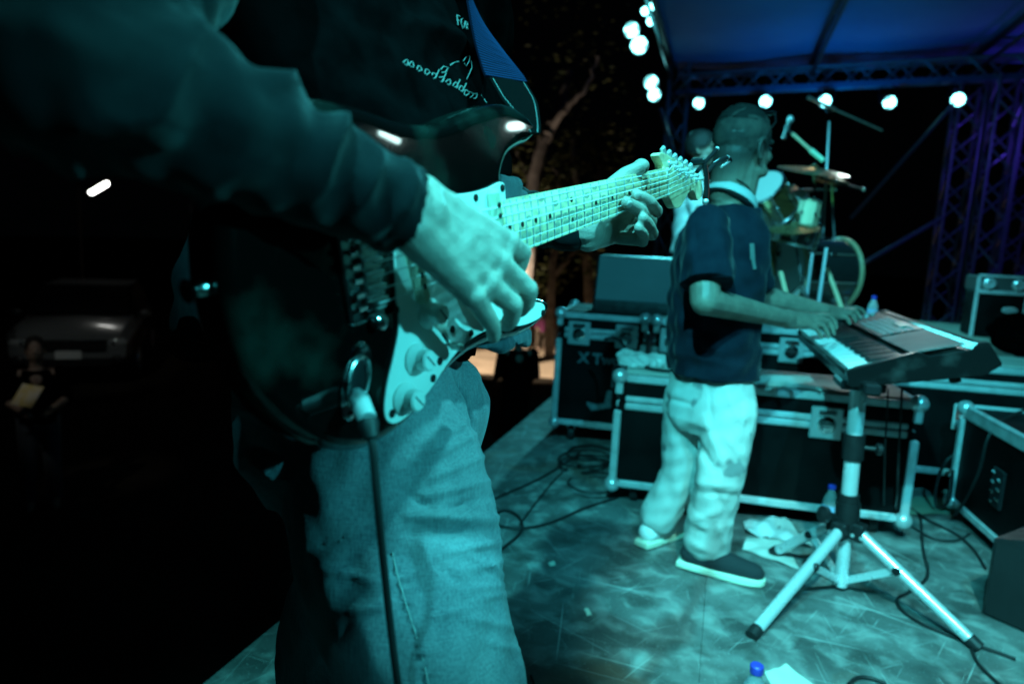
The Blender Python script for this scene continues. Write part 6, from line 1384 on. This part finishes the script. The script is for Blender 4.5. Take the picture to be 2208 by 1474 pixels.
for s in (-1, 1):
    h = MB().ell(CP(-0.05, 0.66 * s, 0.72), (0.16, 0.08, 0.08), (cr_, cf_, Z3)).build('headlight', mat('headlight_glass', (0.5, 0.52, 0.52), 0.1, 0.3), car); MB().ell(CP(0.01, 0.63 * s, 0.72), (0.045, 0.02, 0.045), (cr_, cf_, Z3)).build('bulb_reflector', M_chrome, h)
    MB().ell(CP(0.01, 0.68 * s, 0.44), (0.10, 0.04, 0.08), (cr_, cf_, Z3)).build('fog_lamp', M_blackp, car)
    MB().ell(CP(-1.2, 0.98 * s, 1.05), (0.10, 0.05, 0.07), (cr_, cf_, Z3)).build('mirror', M_carpaint, car)
    for f in (-0.75, -3.1):
        wl = MB().lathe([(0.2, -0.10), (0.31, -0.10), (0.33, -0.06), (0.33, 0.06), (0.31, 0.10), (0.2, 0.10)], CP(f, 0.80 * s, 0.33), cr_, 24).build('wheel', M_rubber, car); MB().lathe([(0.21, 0), (0.2, 0.02), (0.06, 0.03)], CP(f, 0.90 * s, 0.33), cr_ * s, 16).build('rim', M_alu, wl)
# street light (long luminaire)
sl = W(213, 405, 13.0); sld = nz(cR * 0.93 + cU * 0.38 - cF * 0.3)
pole_b = sl + cF * np.array([1, 1, 0]) * 0.8 - cR * 0.9; slt = thing('street_light', 'bright white street light in the black night at the left', 'street light', (pole_b[0], pole_b[1], GZ))
MB().tube([np.array([pole_b[0], pole_b[1], GZ]), np.array([pole_b[0], pole_b[1], sl[2] + 0.5]), sl + sld * -0.5 + Z3 * 0.25, sl + Z3 * 0.10], 0.04, 8).build('pole', M_blackm, slt)
sn = nz(np.cross(sld, cF)); ln = np.cross(sld, sn)
MB().box(sl + Z3 * 0.055, (0.56, 0.16, 0.06), (sld, nz(np.cross(Z3, sld)), nz(np.cross(sld, np.cross(Z3, sld)))), 0.02).build('housing', M_blackm, slt)
MB().cap(sl - sld * 0.19, sl + sld * 0.19, 0.055, 0.055, 16).build('lens', M_lens_tube, slt)
sl2 = W(200, 638, 15.0); t = thing('porch_lamp', 'faint small lamp just above the silver car', 'lamp', tuple(sl2)); MB().box(sl2, (0.2, 0.08, 0.08), None, 0.02).build('lens', mat('porch_glow', (0.8, 0.8, 0.8), 0.4, emit=(0.8, 0.85, 1.0), estr=0.8), t)
MB().tube([sl2 + np.array([0, 0.1, 0.06]), np.array([sl2[0], sl2[1] + 0.1, GZ])], 0.03, 8).build('post', M_blackm, t)
# trees
def tree(label, base_px, d, limbs, leaf_c, seed, nleaf=1500, group='trees beyond the stage'):
    rs = np.random.RandomState(seed); b = W(*base_px, d); t = thing('tree', label, 'tree', (b[0], b[1], GZ), group=group); mb = MB()
    for pts, r0, r1 in limbs:
        P = [W(x, y, d + dz) for x, y, dz in pts]
        if pts[0][1] > 600: P[0][2] = GZ - 0.05
        Q = crom(P, 6, False); Q = Q + 0.03 * rs.normal(size=Q.shape) * np.linspace(0, 1, len(Q))[:, None]; mb.tube(Q, list(np.linspace(r0, r1, len(Q))), 10)
    mb.build('trunk', M_bark, t); cr = MB()
    for (x, y, dz, rr, n) in leaf_c:
        c = W(x, y, d + dz)
        for _ in range(n):
            v = rs.normal(size=3); v = v / np.linalg.norm(v) * rr * rs.uniform(0.3, 1) ** 0.6; p = c + v; a = nz(rs.normal(size=3)); u, w = perp(a); s = rs.uniform(0.05, 0.11)
            cr.add([p - u * s, p + w * s * 0.4, p + u * s, p - w * s * 0.4], [(0, 1, 2, 3)])
    cr.build('crown', M_leaf, t, smooth=0); return t
tree('pale forked tree lit warm behind the upper guitar horn', (1135, 700), 15.0,
     [([(1125, 760, 0), (1140, 560, 0), (1148, 420, 0), (1165, 330, 0), (1188, 280, 0), (1212, 215, 0.2), (1230, 150, 0.4)], 0.20, 0.07), ([(1172, 318, 0), (1158, 270, 0.2), (1140, 200, 0.4)], 0.09, 0.04), ([(1188, 280, 0), (1215, 240, -0.3), (1262, 190, -0.5), (1290, 120, -0.5)], 0.09, 0.03), ([(1150, 400, 0), (1128, 360, 0.4), (1110, 310, 0.6)], 0.07, 0.03)],
     [(1120, 390, 0.2, 0.5, 150), (1135, 300, 0.3, 0.5, 120), (1250, 150, 0.3, 0.8, 60), (1180, 80, 0.5, 1.2, 60), (1290, 60, 0.5, 1.0, 50)], 1)
tree('dim leafy tree between the pale forked tree and the lamp tower', (1260, 700), 17.0,
     [([(1275, 760, 0), (1268, 560, 0), (1258, 440, 0), (1238, 370, 0), (1236, 300, 0)], 0.16, 0.05), ([(1258, 440, 0), (1290, 380, 0), (1310, 320, 0)], 0.08, 0.03), ([(1262, 480, 0), (1215, 420, 0), (1190, 360, 0)], 0.07, 0.03)],
     [(1250, 330, 0, 0.7, 260), (1310, 320, 0, 0.7, 260), (1215, 370, 0, 0.6, 200), (1290, 400, 0, 0.6, 200), (1340, 370, 0, 0.5, 150), (1230, 250, 0, 0.8, 60), (1330, 250, 0, 0.8, 50)], 2)
tree('bushy low tree behind the guitar neck and the wedge monitor', (1200, 700), 16.0,
     [([(1185, 760, 0), (1190, 600, 0), (1205, 500, 0), (1230, 440, 0)], 0.12, 0.04), ([(1190, 600, 0), (1240, 540, 0), (1290, 500, 0)], 0.07, 0.03)],
     [(1200, 420, 0, 0.5, 160), (1150, 440, 0, 0.5, 160), (1280, 470, 0, 0.6, 140), (1225, 560, 0.3, 0.6, 120), (1180, 600, 0.3, 0.5, 100), (1300, 580, 0.3, 0.5, 100)], 3)

# two bright lamps in the right wing whose reflections show on the glossy guitar body
def wing_lamp(name, label, px, py, dist, half, r, m, roll):
    P0 = GP(px, py, -3); d = nz(P0 - cC); n = gZ; rdir = nz(d - 2 * (d @ n) * n); c = P0 + rdir * dist
    u, w = perp(rdir); u = nz(gY - rdir * (gY @ rdir)); w = np.cross(rdir, u); ax = nz(w * math.cos(roll) + u * math.sin(roll))
    t = thing(name, label, 'lamp', (c[0], c[1], 0.0))
    MB().cap(c - ax * half, c + ax * half, r, r, 16).build('lens', m, t)
    MB().box(c + rdir * (r + 0.02), (half * 2 + 0.08, 0.1, 0.03), (ax, nz(np.cross(rdir, ax)), rdir), 0.01).build('housing', M_blackm, t)
    MB().tube([c + rdir * (r + 0.03), np.array([c[0], c[1], 0.0]) + rdir * (r + 0.03) * np.array([1, 1, 0])], 0.02, 8).build('post', M_blackm, t)
    return t
M_wing = mat('wing_lamp_glow', (0.9, 0.9, 0.9), 0.3, emit=(0.62, 1.0, 0.97), estr=30)
wing_lamp('work_light', 'white tube light in the right wing beyond the picture, mirrored in the guitar body', 840, 295, 5.0, 0.065, 0.026, M_wing, 0.55)
wing_lamp('work_light', 'square white lamp in the right wing beyond the picture, mirrored in the upper horn', 1112, 272, 4.2, 0.036, 0.028, M_wing, 0.0)
